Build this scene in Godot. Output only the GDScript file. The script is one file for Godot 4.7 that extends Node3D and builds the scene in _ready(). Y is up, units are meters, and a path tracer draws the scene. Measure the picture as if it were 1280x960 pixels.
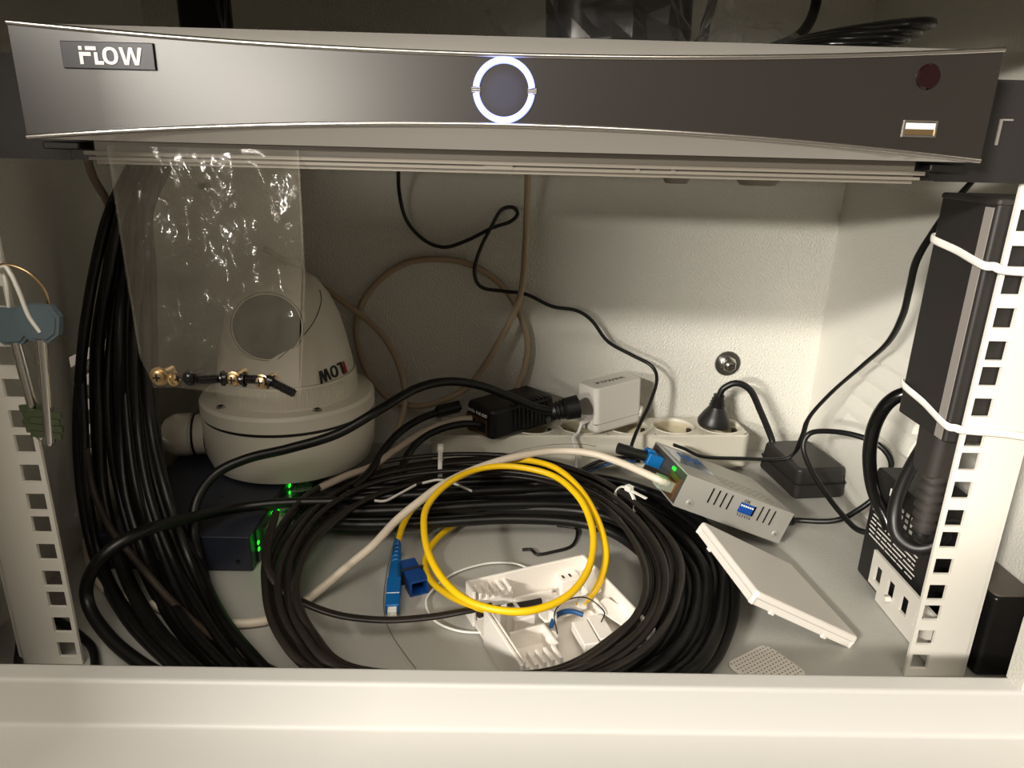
extends Node3D
# A network cabinet seen from its open front: y up, metres, cabinet floor at y = 0, rack rails in the plane z = 0.

const FPX := 906.16
var CB := Basis.from_euler(Vector3(-0.324494, -0.016987, 0.025657))
var CO := Vector3(-0.001439, 0.276607, 0.327361)
var M := {}
var names := {}
var rng := RandomNumberGenerator.new()

# ------------------------------------------------------------------ geometry
class Mesher:
	var v := PackedVector3Array()
	var n := PackedVector3Array()
	var xf := Transform3D()

	func tri(a: Vector3, b: Vector3, c: Vector3, na: Vector3, nb: Vector3, nc: Vector3) -> void:
		a = xf * a
		b = xf * b
		c = xf * c
		na = (xf.basis * na).normalized()
		nb = (xf.basis * nb).normalized()
		nc = (xf.basis * nc).normalized()
		if (b - a).cross(c - a).dot(na + nb + nc) > 0.0:
			var t := b
			b = c
			c = t
			var tn := nb
			nb = nc
			nc = tn
		v.append(a); v.append(b); v.append(c)
		n.append(na); n.append(nb); n.append(nc)

	func quad(a: Vector3, b: Vector3, c: Vector3, d: Vector3, na: Vector3, nb: Vector3, nc: Vector3, nd: Vector3) -> void:
		tri(a, b, c, na, nb, nc)
		tri(a, c, d, na, nc, nd)

	func flat(a: Vector3, b: Vector3, c: Vector3, d: Vector3, nn: Vector3) -> void:
		quad(a, b, c, d, nn, nn, nn, nn)

	func box(c: Vector3, s: Vector3) -> void:
		var h := s * 0.5
		for ax in 3:
			var e1 := Vector3.ZERO
			var e2 := Vector3.ZERO
			var e3 := Vector3.ZERO
			e1[ax] = h[ax]
			e2[(ax + 1) % 3] = h[(ax + 1) % 3]
			e3[(ax + 2) % 3] = h[(ax + 2) % 3]
			for sg in [-1.0, 1.0]:
				flat(c + e1 * sg - e2 - e3, c + e1 * sg + e2 - e3, c + e1 * sg + e2 + e3, c + e1 * sg - e2 + e3, e1.normalized() * sg)

	# stack of closed rings lofted; outline points in XZ, y given per ring
	func rbox(c: Vector3, s: Vector3, rad := 0.002, bev := 0.001, taper := 1.0, k := 3) -> void:
		rad = minf(rad, minf(s.x, s.z) * 0.499)
		bev = minf(bev, minf(rad, s.y * 0.499))
		var rings := []
		var ys := [-s.y / 2, -s.y / 2 + bev * 0.35, -s.y / 2 + bev, s.y / 2 - bev, s.y / 2 - bev * 0.35, s.y / 2]
		var ins := [bev, bev * 0.3, 0.0, 0.0, bev * 0.3, bev]
		var slope := [-1.0, -0.6, 0.0, 0.0, 0.6, 1.0]
		for q in 6:
			var pts := PackedVector3Array()
			var nor := PackedVector3Array()
			var tp := lerpf(1.0, taper, float(q > 2))
			var hx: float = (s.x / 2 - ins[q]) * tp
			var hz: float = (s.z / 2 - ins[q]) * tp
			var r: float = maxf(rad - ins[q], 0.00005)
			for cn in 4:
				var a0 := cn * PI / 2
				var cx := (hx - r) * (1.0 if cn == 0 or cn == 3 else -1.0)
				var cz := (hz - r) * (1.0 if cn < 2 else -1.0)
				for j in k + 1:
					var a := a0 + j * PI / 2 / k
					pts.append(c + Vector3(cx + cos(a) * r, ys[q], cz + sin(a) * r))
					nor.append((Vector3(cos(a), 0, sin(a)) * (1.0 - 0.7 * absf(slope[q])) + Vector3.UP * slope[q]).normalized())
			rings.append([pts, nor])
		for q in 5:
			var m: int = rings[q][0].size()
			for i in m:
				var j := (i + 1) % m
				quad(rings[q][0][i], rings[q][0][j], rings[q + 1][0][j], rings[q + 1][0][i], rings[q][1][i], rings[q][1][j], rings[q + 1][1][j], rings[q + 1][1][i])
		for e in [0, 5]:
			var m: int = rings[e][0].size()
			var u := Vector3.DOWN if e == 0 else Vector3.UP
			var cc := c + Vector3(0, ys[e], 0)
			for i in m:
				tri(cc, rings[e][0][i], rings[e][0][(i + 1) % m], u, u, u)

	# profile of (radius, y) turned round the y axis
	func lathe(p: Array, seg := 32, c := Vector3.ZERO, sharp := 0.8) -> void:
		var m := p.size() - 1
		var fn := []
		for i in m:
			var d: Vector2 = p[i + 1] - p[i]
			fn.append(Vector2(d.y, -d.x).normalized())
		for i in m:
			var na: Vector2 = fn[i]
			var nb: Vector2 = fn[i]
			if i > 0 and fn[i - 1].dot(fn[i]) > sharp:
				na = (fn[i - 1] + fn[i]).normalized()
			if i < m - 1 and fn[i + 1].dot(fn[i]) > sharp:
				nb = (fn[i + 1] + fn[i]).normalized()
			for s in seg:
				var a := TAU * s / seg
				var b := TAU * (s + 1) / seg
				var ca := Vector3(cos(a), 0, sin(a))
				var cb := Vector3(cos(b), 0, sin(b))
				quad(c + ca * p[i].x + Vector3.UP * p[i].y, c + cb * p[i].x + Vector3.UP * p[i].y, c + cb * p[i + 1].x + Vector3.UP * p[i + 1].y, c + ca * p[i + 1].x + Vector3.UP * p[i + 1].y,
					ca * na.x + Vector3.UP * na.y, cb * na.x + Vector3.UP * na.y, cb * nb.x + Vector3.UP * nb.y, ca * nb.x + Vector3.UP * nb.y)

	# lathe along the axis a -> b; profile in (radius, share of the way)
	func spun(a: Vector3, b: Vector3, p: Array, seg := 16) -> void:
		var y := (b - a).normalized()
		var x := y.cross(Vector3.RIGHT if absf(y.x) < 0.8 else Vector3.UP).normalized()
		var old := xf
		xf = xf * Transform3D(Basis(x, y, x.cross(y)), a)
		var l := a.distance_to(b)
		var q := []
		for e in p:
			q.append(Vector2(e.x, e.y * l))
		lathe(q, seg)
		xf = old

	func rod(a: Vector3, b: Vector3, r: float, seg := 12, r2 := -1.0) -> void:
		var e := r if r2 < 0 else r2
		spun(a, b, [Vector2(0, 0), Vector2(r, 0), Vector2(e, 1), Vector2(0, 1)], seg)

	func tube(p: PackedVector3Array, r: float, seg := 10, flatness := 1.0, caps := true, closed := false, up := Vector3.UP) -> void:
		var m := p.size()
		var t0 := (p[1] - p[0]).normalized()
		var u := up - t0 * t0.dot(up)
		if u.length() < 0.1:
			u = Vector3.RIGHT - t0 * t0.x
		u = u.normalized()
		var rp := []
		var rn := []
		for i in m:
			var t := Vector3.ZERO
			if closed:
				t = (p[(i + 1) % m] - p[(i - 1 + m) % m]).normalized()
			else:
				t = (p[mini(i + 1, m - 1)] - p[maxi(i - 1, 0)]).normalized()
			if flatness != 1.0:
				var w := up - t * t.dot(up)
				if w.length() > 0.3:
					u = w.normalized()
				else:
					u = (u - t * t.dot(u)).normalized()
			else:
				u = (u - t * t.dot(u)).normalized()
			var w2 := t.cross(u)
			var pp := PackedVector3Array()
			var nn := PackedVector3Array()
			for s in seg:
				var a := TAU * s / seg
				pp.append(p[i] + u * cos(a) * r + w2 * sin(a) * r * flatness)
				nn.append((u * cos(a) * flatness + w2 * sin(a)).normalized())
			rp.append(pp)
			rn.append(nn)
		for i in (m if closed else m - 1):
			var j := (i + 1) % m
			for s in seg:
				var q := (s + 1) % seg
				quad(rp[i][s], rp[i][q], rp[j][q], rp[j][s], rn[i][s], rn[i][q], rn[j][q], rn[j][s])
		if caps and not closed:
			for e in [0, m - 1]:
				var d := (p[0] - p[1]).normalized() if e == 0 else (p[m - 1] - p[m - 2]).normalized()
				for s in seg:
					tri(p[e], rp[e][s], rp[e][(s + 1) % seg], d, d, d)

	# polygon in XY, pushed out along z from z0 to z1
	func prism(poly: PackedVector2Array, z0: float, z1: float) -> void:
		var idx := Geometry2D.triangulate_polygon(poly)
		for e in [[z0, Vector3(0, 0, -1)], [z1, Vector3(0, 0, 1)]]:
			for i in range(0, idx.size(), 3):
				tri(Vector3(poly[idx[i]].x, poly[idx[i]].y, e[0]), Vector3(poly[idx[i + 1]].x, poly[idx[i + 1]].y, e[0]), Vector3(poly[idx[i + 2]].x, poly[idx[i + 2]].y, e[0]), e[1], e[1], e[1])
		var area := 0.0
		for i in poly.size():
			var a := poly[i]
			var b := poly[(i + 1) % poly.size()]
			area += a.x * b.y - b.x * a.y
		var sg := 1.0 if area > 0 else -1.0
		for i in poly.size():
			var a := poly[i]
			var b := poly[(i + 1) % poly.size()]
			var nn := Vector3(b.y - a.y, a.x - b.x, 0).normalized() * sg
			flat(Vector3(a.x, a.y, z0), Vector3(b.x, b.y, z0), Vector3(b.x, b.y, z1), Vector3(a.x, a.y, z1), nn)

	# plate in XY from (x0,y0) to (x1,y1), thickness z0..z1, rectangular holes as Rect2
	func plate(r: Rect2, holes: Array, z0: float, z1: float) -> void:
		var xs := [r.position.x, r.end.x]
		var ys := [r.position.y, r.end.y]
		for h in holes:
			xs.append(h.position.x); xs.append(h.end.x)
			ys.append(h.position.y); ys.append(h.end.y)
		xs.sort()
		ys.sort()
		var hole := func(x: float, y: float) -> bool:
			if not r.has_point(Vector2(x, y)):
				return true
			for h in holes:
				if h.has_point(Vector2(x, y)):
					return true
			return false
		for i in xs.size() - 1:
			for j in ys.size() - 1:
				var x0: float = xs[i]
				var x1: float = xs[i + 1]
				var y0: float = ys[j]
				var y1: float = ys[j + 1]
				if x1 - x0 < 1e-7 or y1 - y0 < 1e-7:
					continue
				var mx := (x0 + x1) / 2
				var my := (y0 + y1) / 2
				if hole.call(mx, my):
					continue
				for e in [[z0, -1.0], [z1, 1.0]]:
					flat(Vector3(x0, y0, e[0]), Vector3(x1, y0, e[0]), Vector3(x1, y1, e[0]), Vector3(x0, y1, e[0]), Vector3(0, 0, e[1]))
				for e in [[x0, -1.0], [x1, 1.0]]:
					var nx := _next(xs, i, e[1])
					if hole.call(nx, my):
						flat(Vector3(e[0], y0, z0), Vector3(e[0], y1, z0), Vector3(e[0], y1, z1), Vector3(e[0], y0, z1), Vector3(e[1], 0, 0))
				for e in [[y0, -1.0], [y1, 1.0]]:
					var ny := _next(ys, j, e[1])
					if hole.call(mx, ny):
						flat(Vector3(x0, e[0], z0), Vector3(x1, e[0], z0), Vector3(x1, e[0], z1), Vector3(x0, e[0], z1), Vector3(0, e[1], 0))

	func _next(a: Array, i: int, way: float) -> float:
		var k := i
		while true:
			k += int(way)
			if k < 0:
				return a[0] - 1.0
			if k >= a.size() - 1:
				return a[a.size() - 1] + 1.0
			if a[k + 1] - a[k] > 1e-7:
				return (a[k] + a[k + 1]) / 2
		return 0.0

	func mesh() -> ArrayMesh:
		var a := []
		a.resize(Mesh.ARRAY_MAX)
		a[Mesh.ARRAY_VERTEX] = v
		a[Mesh.ARRAY_NORMAL] = n
		var m := ArrayMesh.new()
		m.add_surface_from_arrays(Mesh.PRIMITIVE_TRIANGLES, a)
		return m


func ray(u: float, v: float) -> Vector3:
	return CB * Vector3((u - 640.0) / FPX, -(v - 480.0) / FPX, -1.0)

func fy(u: float, v: float, y: float) -> Vector3:
	var d := ray(u, v)
	return CO + d * ((y - CO.y) / d.y)

func fz(u: float, v: float, z: float) -> Vector3:
	var d := ray(u, v)
	return CO + d * ((z - CO.z) / d.z)

func fx(u: float, v: float, x: float) -> Vector3:
	var d := ray(u, v)
	return CO + d * ((x - CO.x) / d.x)

# measured paths: (u, v, height)
func py(a: Array) -> PackedVector3Array:
	var o := PackedVector3Array()
	for e in a:
		o.append(fy(e.x, e.y, e.z))
	return o

# (u, v, depth z), held above the floor by r
func pz(a: Array, r := 0.003) -> PackedVector3Array:
	var o := PackedVector3Array()
	for e in a:
		var p := fz(e.x, e.y, e.z)
		if p.y < r:
			p = fy(e.x, e.y, r)
		o.append(p)
	return o

func smooth(p: PackedVector3Array, k := 8, closed := false) -> PackedVector3Array:
	var o := PackedVector3Array()
	var m := p.size()
	for i in (m if closed else m - 1):
		var a: Vector3
		var d: Vector3
		var b := p[i]
		var c := p[(i + 1) % m]
		if closed:
			a = p[(i - 1 + m) % m]
			d = p[(i + 2) % m]
		else:
			a = p[i - 1] if i > 0 else b * 2.0 - c
			d = p[i + 2] if i < m - 2 else c * 2.0 - b
		for j in k:
			o.append(b.cubic_interpolate(c, a, d, float(j) / k))
	if not closed:
		o.append(p[m - 1])
	return o

# ------------------------------------------------------------------ nodes
func numbered(s: String) -> String:
	var c: int = names.get(s, 0)
	names[s] = c + 1
	return s if c == 0 else "%s_%03d" % [s, c]

func tag(o: Node3D, label: String, category: String, group := "") -> Node3D:
	o.set_meta("label", label)
	o.set_meta("category", category)
	if group:
		o.set_meta("group", group)
	return o

func thing(called: String, label: String, category: String, at := Transform3D(), group := "") -> Node3D:
	var o := Node3D.new()
	o.name = numbered(called)
	add_child(o)
	o.transform = at
	tag(o, label, category, group)
	return o

func part(called: String, m: Mesher, mat: Material, parent: Node3D, label := "") -> MeshInstance3D:
	return part_mesh(called, m.mesh(), mat, parent, label)

func part_mesh(called: String, m: Mesh, mat: Material, parent: Node3D, label := "") -> MeshInstance3D:
	var o := MeshInstance3D.new()
	o.mesh = m
	o.material_override = mat
	o.name = called
	var c := 0
	while parent.has_node(NodePath(o.name)):
		c += 1
		o.name = "%s_%03d" % [called, c]
	parent.add_child(o, true)
	if label:
		o.set_meta("label", label)
	return o

# a thing of one mesh, its node set at the base of the mesh
func solo(called: String, m: Mesher, mat: Material, label: String, category: String, group := "") -> MeshInstance3D:
	var lo := Vector3.INF
	var hi := -Vector3.INF
	for p in m.v:
		lo = lo.min(p)
		hi = hi.max(p)
	var at := Vector3((lo.x + hi.x) / 2, lo.y, (lo.z + hi.z) / 2)
	for i in m.v.size():
		m.v[i] -= at
	var o := MeshInstance3D.new()
	o.mesh = m.mesh()
	o.material_override = mat
	o.name = numbered(called)
	add_child(o)
	o.position = at
	tag(o, label, category, group)
	return o

func struct(called: String, m: Mesher, mat: Material, parent: Node3D = self) -> MeshInstance3D:
	var o := part_mesh(called, m.mesh(), mat, parent)
	if parent == self:
		o.set_meta("kind", "structure")
	return o

func local(o: Node3D, p: PackedVector3Array) -> PackedVector3Array:
	var r := PackedVector3Array()
	var inv := o.transform.affine_inverse()
	for e in p:
		r.append(inv * e)
	return r

func lettering(called: String, s: String, high: float, depth: float, mat: Material, parent: Node3D, at: Transform3D, bold := false, stretch := 1.0) -> MeshInstance3D:
	var f := SystemFont.new()
	f.font_names = PackedStringArray(["Droid Sans"])
	if bold:
		f.font_weight = 700
	var t := TextMesh.new()
	t.font = f
	t.text = s
	t.font_size = 32
	t.pixel_size = high / 23.0
	t.depth = depth
	t.curve_step = 1.5
	var o := part_mesh(called, t, mat, parent)
	o.transform = at * Transform3D(Basis.from_scale(Vector3(stretch, 1, 1)))
	return o

func euler(deg: Vector3, at: Vector3) -> Transform3D:
	return Transform3D(Basis.from_euler(deg * PI / 180.0), at)

# axes: x along ex, z as near to ez as it goes
func framed(at: Vector3, ex: Vector3, ey: Vector3) -> Transform3D:
	var x := ex.normalized()
	var y := (ey - x * ey.dot(x)).normalized()
	return Transform3D(Basis(x, y, x.cross(y)), at)

# ------------------------------------------------------------------ materials
func mat(key: String, c: Color, rough := 0.5, metal := 0.0, spec := 0.5) -> StandardMaterial3D:
	var m := StandardMaterial3D.new()
	m.resource_name = key
	m.albedo_color = c
	m.roughness = rough
	m.metallic = metal
	m.metallic_specular = spec
	M[key] = m
	return m

func noise_tex(freq: float, seed_: int, size: int, normal := false, strength := 4.0, oct := 3) -> NoiseTexture2D:
	var n := FastNoiseLite.new()
	n.noise_type = FastNoiseLite.TYPE_SIMPLEX_SMOOTH
	n.frequency = freq
	n.seed = seed_
	n.fractal_octaves = oct
	var t := NoiseTexture2D.new()
	t.width = size
	t.height = size
	t.seamless = true
	t.noise = n
	if normal:
		t.as_normal_map = true
		t.bump_strength = strength
	return t

func glow(key: String, c: Color, e: float) -> StandardMaterial3D:
	var m := mat(key, c, 0.4)
	m.emission_enabled = true
	m.emission = c
	m.emission_energy_multiplier = e
	return m

func clear(key: String, c: Color, a: float, rough := 0.1) -> StandardMaterial3D:
	var m := mat(key, Color(c.r, c.g, c.b, a), rough)
	m.transparency = BaseMaterial3D.TRANSPARENCY_ALPHA
	m.cull_mode = BaseMaterial3D.CULL_DISABLED
	return m

func materials() -> void:
	var peel := noise_tex(0.05, 3, 512, true, 6.0, 2)
	var p := mat("paint", Color(0.845, 0.835, 0.80), 0.42)
	p.normal_enabled = true
	p.normal_texture = peel
	p.normal_scale = 0.35
	p.uv1_triplanar = true
	p.uv1_world_triplanar = true
	p.uv1_scale = Vector3(18, 18, 18)
	var bp := mat("back_paint", Color(0.845, 0.835, 0.80), 0.42)
	bp.normal_enabled = true
	bp.normal_texture = peel
	bp.normal_scale = 0.9
	bp.uv1_triplanar = true
	bp.uv1_world_triplanar = true
	bp.uv1_scale = Vector3(16, 16, 16)
	var rp := mat("rail_paint", Color(0.875, 0.86, 0.825), 0.4)
	rp.normal_enabled = true
	rp.normal_texture = peel
	rp.normal_scale = 0.06
	rp.uv1_triplanar = true
	rp.uv1_world_triplanar = true
	rp.uv1_scale = Vector3(24, 24, 24)
	mat("sill_paint", Color(0.785, 0.78, 0.765), 0.42)
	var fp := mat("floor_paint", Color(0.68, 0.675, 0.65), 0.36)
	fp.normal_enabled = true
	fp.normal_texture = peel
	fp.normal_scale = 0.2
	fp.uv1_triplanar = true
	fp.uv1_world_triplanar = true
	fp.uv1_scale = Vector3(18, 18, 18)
	mat("silver", Color(0.70, 0.685, 0.66), 0.35, 0.72)
	mat("front_black", Color(0.105, 0.088, 0.078), 0.3, 0.0, 0.72)
	mat("ear_black", Color(0.13, 0.12, 0.12), 0.5)
	mat("chassis", Color(0.47, 0.445, 0.405), 0.5, 0.1)
	mat("badge_dark", Color(0.2, 0.2, 0.21), 0.36, 0.6)
	mat("white_print", Color(0.93, 0.92, 0.9), 0.5)
	mat("grey_print", Color(0.42, 0.40, 0.37), 0.6)
	mat("dark_print", Color(0.1, 0.1, 0.1), 0.6)
	mat("red_print", Color(0.72, 0.1, 0.07), 0.6)
	mat("blue_print", Color(0.1, 0.33, 0.6), 0.5)
	mat("ir_window", Color(0.09, 0.02, 0.03), 0.15)
	mat("chrome", Color(0.8, 0.79, 0.77), 0.22, 1.0)
	mat("steel", Color(0.6, 0.6, 0.58), 0.3, 1.0)
	mat("brass", Color(0.80, 0.69, 0.52), 0.28, 1.0)
	mat("contact", Color(0.62, 0.46, 0.3), 0.35, 0.9)
	mat("black_cable", Color(0.032, 0.03, 0.03), 0.42)
	mat("drop_cable", Color(0.14, 0.12, 0.108), 0.42)
	mat("brown_cable", Color(0.2, 0.165, 0.135), 0.5)
	mat("black_plastic", Color(0.085, 0.08, 0.08), 0.42)
	mat("black_gloss", Color(0.04, 0.038, 0.038), 0.2)
	mat("dusty_black", Color(0.17, 0.155, 0.145), 0.6)
	mat("brick_black", Color(0.135, 0.125, 0.12), 0.5)
	mat("grey_strip", Color(0.52, 0.5, 0.48), 0.7)
	mat("navy", Color(0.15, 0.165, 0.21), 0.4)
	mat("white_plastic", Color(0.88, 0.86, 0.83), 0.38)
	mat("box_white", Color(0.93, 0.91, 0.88), 0.4)
	mat("camera_white", Color(0.89, 0.865, 0.81), 0.4)
	mat("camera_glass", Color(0.035, 0.035, 0.04), 0.3, 0.0, 0.25)
	mat("strip_white", Color(0.87, 0.85, 0.79), 0.42)
	mat("socket_cream", Color(0.82, 0.78, 0.67), 0.5)
	mat("socket_dark", Color(0.12, 0.09, 0.07), 0.6)
	mat("tie_white", Color(0.92, 0.91, 0.88), 0.45)
	mat("white_cable", Color(0.84, 0.79, 0.72), 0.45)
	mat("beige_cable", Color(0.66, 0.58, 0.48), 0.5)
	mat("grey_cable", Color(0.66, 0.60, 0.54), 0.5)
	mat("thin_white", Color(0.9, 0.9, 0.88), 0.4)
	mat("yellow", Color(0.95, 0.77, 0.05), 0.42)
	mat("connector_blue", Color(0.0, 0.36, 0.62), 0.42)
	mat("adapter_blue", Color(0.02, 0.24, 0.5), 0.42)
	mat("fiber_blue", Color(0.12, 0.3, 0.5), 0.4)
	mat("ferrule", Color(0.92, 0.91, 0.88), 0.3)
	mat("aluminium", Color(0.70, 0.69, 0.665), 0.4, 0.4)
	mat("port_face", Color(0.28, 0.26, 0.24), 0.45, 0.3)
	mat("dark_hole", Color(0.02, 0.02, 0.02), 0.9)
	mat("dip_blue", Color(0.04, 0.28, 0.62), 0.4)
	mat("key_head", Color(0.36, 0.42, 0.45), 0.3, 0.1)
	mat("key_bit", Color(0.36, 0.4, 0.3), 0.4, 0.6)
	mat("paper", Color(0.86, 0.84, 0.8), 0.8)
	mat("wire_black", Color(0.07, 0.06, 0.05), 0.5)
	mat("ups_black", Color(0.075, 0.07, 0.07), 0.3)
	mat("ups_top", Color(0.33, 0.3, 0.27), 0.5)
	clear("bag", Color(0.86, 0.82, 0.74), 0.035, 0.12).metallic_specular = 0.35
	clear("wrap", Color(0.8, 0.8, 0.8), 0.03, 0.12)
	clear("plug_clear", Color(0.85, 0.9, 0.82), 0.25, 0.1)
	clear("film", Color(0.6, 0.75, 0.9), 0.15, 0.1)
	glow("ring_light", Color(0.62, 0.66, 1.0), 1.6)
	glow("led_green", Color(0.1, 1.0, 0.15), 1.5)
	glow("led_amber", Color(1.0, 0.62, 0.3), 1.8)

func lamp(at: Vector3, size: Vector2, energy: float, c: Color) -> void:
	var to := (Vector3(0.05, 0.12, -0.1) - at).normalized()
	var b := Basis.looking_at(to, Vector3.UP)
	var o := thing("room_lamp", "pale luminous lamp panel of the room, %s" % ("the large one overhead" if at.y > 1.2 else "the one at mid height" if at.y > 1.0 else ("the low far one" if at.y > 0.5 else "the lowest one, level with the recorder")), "lamp", Transform3D(b, at))
	var m := Mesher.new()
	m.box(Vector3(0, 0, 0.03), Vector3(size.x + 0.04, size.y + 0.04, 0.05))
	part("housing", m, M.white_plastic, o)
	var d := Mesher.new()
	d.box(Vector3(0, 0, 0.001), Vector3(size.x, size.y, 0.006))
	part("diffuser", d, M.lamp_face, o)
	var l := AreaLight3D.new()
	l.name = "lamp_light"
	l.area_size = size
	l.light_energy = energy
	l.light_color = c
	l.shadow_enabled = true
	l.area_range = 12.0
	o.add_child(l)
	l.position = Vector3(0, 0, -0.01)

# ------------------------------------------------------------------ scene
func _ready() -> void:
	rng.seed = 7
	var cam := Camera3D.new()
	cam.name = "camera"
	add_child(cam)
	cam.transform = Transform3D(CB, CO)
	cam.fov = rad_to_deg(2.0 * atan(480.0 / FPX))
	cam.near = 0.01
	cam.far = 50.0
	cam.current = true
	var we := WorldEnvironment.new()
	we.name = "room_air"
	var e := Environment.new()
	e.background_mode = Environment.BG_COLOR
	e.background_color = Color(0.84, 0.775, 0.70)
	e.background_energy_multiplier = 0.33
	e.tonemap_mode = Environment.TONE_MAPPER_LINEAR
	e.tonemap_exposure = 1.05
	e.sdfgi_enabled = true
	e.ssao_enabled = true
	e.ssil_enabled = true
	we.environment = e
	add_child(we)
	materials()
	glow("lamp_face", Color(1.0, 0.95, 0.86), 1.0)
	lamp(Vector3(-0.72, 0.56, 1.0) * 1.9 + Vector3(0, 0.03, 0), Vector2(0.4, 0.12), 7.6, Color(1.0, 0.975, 0.93))
	lamp(Vector3(-0.72, 0.17, 1.0) * 2.6 + Vector3(0, 0.24, 0), Vector2(0.5, 0.08), 7.6, Color(1.0, 0.975, 0.93))
	lamp(Vector3(-0.34, 0.035, 1.0) * 2.7 + Vector3(0, 0.275, 0), Vector2(0.45, 0.10), 1.25, Color(1.0, 0.96, 0.90))
	lamp(Vector3(-0.1, 1.32, 1.0), Vector2(0.9, 0.7), 1.1, Color(1.0, 0.965, 0.91))

	shell()
	rails()
	recorder()
	above_recorder()
	switch_box()
	turret_camera()
	power_strip()
	adapters()
	converter()
	right_side()
	outlet_box()
	floor_things()
	cables()
	bag_of_screws()
	keys()

# ------------------------------------------------------------------ the cabinet
func shell() -> void:
	var m := Mesher.new()
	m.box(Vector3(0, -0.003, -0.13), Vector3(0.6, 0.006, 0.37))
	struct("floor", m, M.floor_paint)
	m = Mesher.new()
	m.box(Vector3(0, 0.22, -0.313), Vector3(0.6, 0.45, 0.004))
	struct("wall_back", m, M.back_paint)
	m = Mesher.new()
	m.box(Vector3(0, 0.443, -0.12), Vector3(0.6, 0.006, 0.39))
	struct("ceiling", m, M.paint)
	for s in [-1.0, 1.0]:
		var holes := []
		for k in 5:
			holes.append(Rect2(-0.236, 0.0555 + k * 0.0172, 0.096, 0.0075))
		m = Mesher.new()
		# plate drawn in (z, y), pushed out along x
		m.xf = Transform3D(Basis(Vector3(0, 0, 1), Vector3(0, 1, 0), Vector3(s, 0, 0)), Vector3(s * 0.29, 0, 0))
		if s > 0:
			holes = []
		m.plate(Rect2(-0.315, 0.0, 0.377, 0.445), holes, 0.0, 0.0015)
		var w := struct("wall_right" if s > 0 else "wall_left", m, M.paint)
		for k in 5:
			# pressed louvre: a hood that bulges outwards and stays open at its lower edge
			var h := Mesher.new()
			var y0 := 0.0545 + k * 0.0172
			var x0: float = 0.2900 if s > 0 else -0.2915
			var x1: float = 0.2858 if s > 0 else -0.3035
			var ya := y0 + (0.0125 if s > 0 else 0.0085)
			var za := -0.238
			var zb := -0.138
			for t in 6:
				var f0 := t / 6.0
				var f1 := (t + 1) / 6.0
				var g0 := sin(f0 * PI / 2)
				var g1 := sin(f1 * PI / 2)
				var pa := Vector3(lerpf(x0, x1, g0), lerpf(ya, y0 if s > 0 else y0 + 0.0065, f0), 0)
				var pb := Vector3(lerpf(x0, x1, g1), lerpf(ya, y0 if s > 0 else y0 + 0.0065, f1), 0)
				var nn := Vector3(-(pa.y - pb.y) * (1.0 if s > 0 else -1.0), absf(pb.x - pa.x), 0).normalized()
				h.flat(pa + Vector3(0, 0, za), pb + Vector3(0, 0, za), pb + Vector3(0, 0, zb), pa + Vector3(0, 0, zb), nn)
				for zz in [za, zb]:
					h.tri(Vector3(x0, y0, zz), pa + Vector3(0, 0, zz), pb + Vector3(0, 0, zz), Vector3(0, 0, signf(zz - 0.5 * (za + zb))), Vector3(0, 0, signf(zz - 0.5 * (za + zb))), Vector3(0, 0, signf(zz - 0.5 * (za + zb))))
			if s > 0:
				h.flat(Vector3(x0, y0, za), Vector3(x1, y0, za), Vector3(x1, y0, zb), Vector3(x0, y0, zb), Vector3.DOWN)
			part("louvre", h, M.paint, w)
	# front sill with two rounded steps
	m = Mesher.new()
	var prof := PackedVector2Array()
	var corners := [Vector2(0.0515, 0.0), Vector2(0.0515, 0.0446), Vector2(0.0625, 0.0446), Vector2(0.0635, 0.0205), Vector2(0.115, 0.0195), Vector2(0.115, -0.03), Vector2(0.05, -0.03)]
	sill(m, corners, -0.32, 0.32)
	struct("trim_1", m, M.sill_paint)
	for s in [-1.0, 1.0]:
		m = Mesher.new()
		m.box(Vector3(s * 0.266, 0.2405, 0.0565), Vector3(0.056, 0.392, 0.010))
		m.box(Vector3(s * 0.2935, 0.2405, 0.09), Vector3(0.006, 0.442, 0.06))
		struct("trim_2" if s < 0 else "trim_3", m, M.paint)
	m = Mesher.new()
	m.box(Vector3(0, 0.3935, 0.0565), Vector3(0.6, 0.097, 0.010))
	struct("trim_4", m, M.paint)
	# the cabinet's own door, swung open on its left hinges
	var dr := thing("cabinet_door", "white steel cabinet door swung open to the left, outside the picture", "door", Transform3D(Basis(Vector3.UP, deg_to_rad(-105.0)), Vector3(-0.305, -0.03, 0.07)))
	m = Mesher.new()
	m.rbox(Vector3(0.21, 0.235, 0), Vector3(0.42, 0.47, 0.016), 0.003, 0.002)
	part("panel", m, M.sill_paint, dr)
	m = Mesher.new()
	for hy in [0.06, 0.41]:
		m.rod(Vector3(0, hy - 0.02, 0.006), Vector3(0, hy + 0.02, 0.006), 0.004)
		part("hinge", m, M.steel, dr)
		m = Mesher.new()
	# bench across the aisle, whose top edge cuts the low light
	var wb := thing("work_bench", "closed grey work bench standing in front of the cabinet, outside the picture", "bench", Transform3D(Basis(), Vector3(-0.75, -0.62, 1.15)))
	m = Mesher.new()
	m.rbox(Vector3(0, 0.895, 0), Vector3(1.9, 0.03, 0.5), 0.006, 0.003)
	part("bench_top", m, M.grey_print, wb)
	m = Mesher.new()
	m.rbox(Vector3(0, 0.44, 0), Vector3(1.84, 0.88, 0.46), 0.006, 0.003)
	part("body", m, M.sill_paint, wb)
	# hex bolt with washer, through the back wall
	var b := thing("wall_bolt", "zinc hex bolt and round washer fixed in the back wall above the power strip", "bolt", Transform3D(Basis(), Vector3(0.2075, 0.0863, -0.311)))
	m = Mesher.new()
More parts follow.
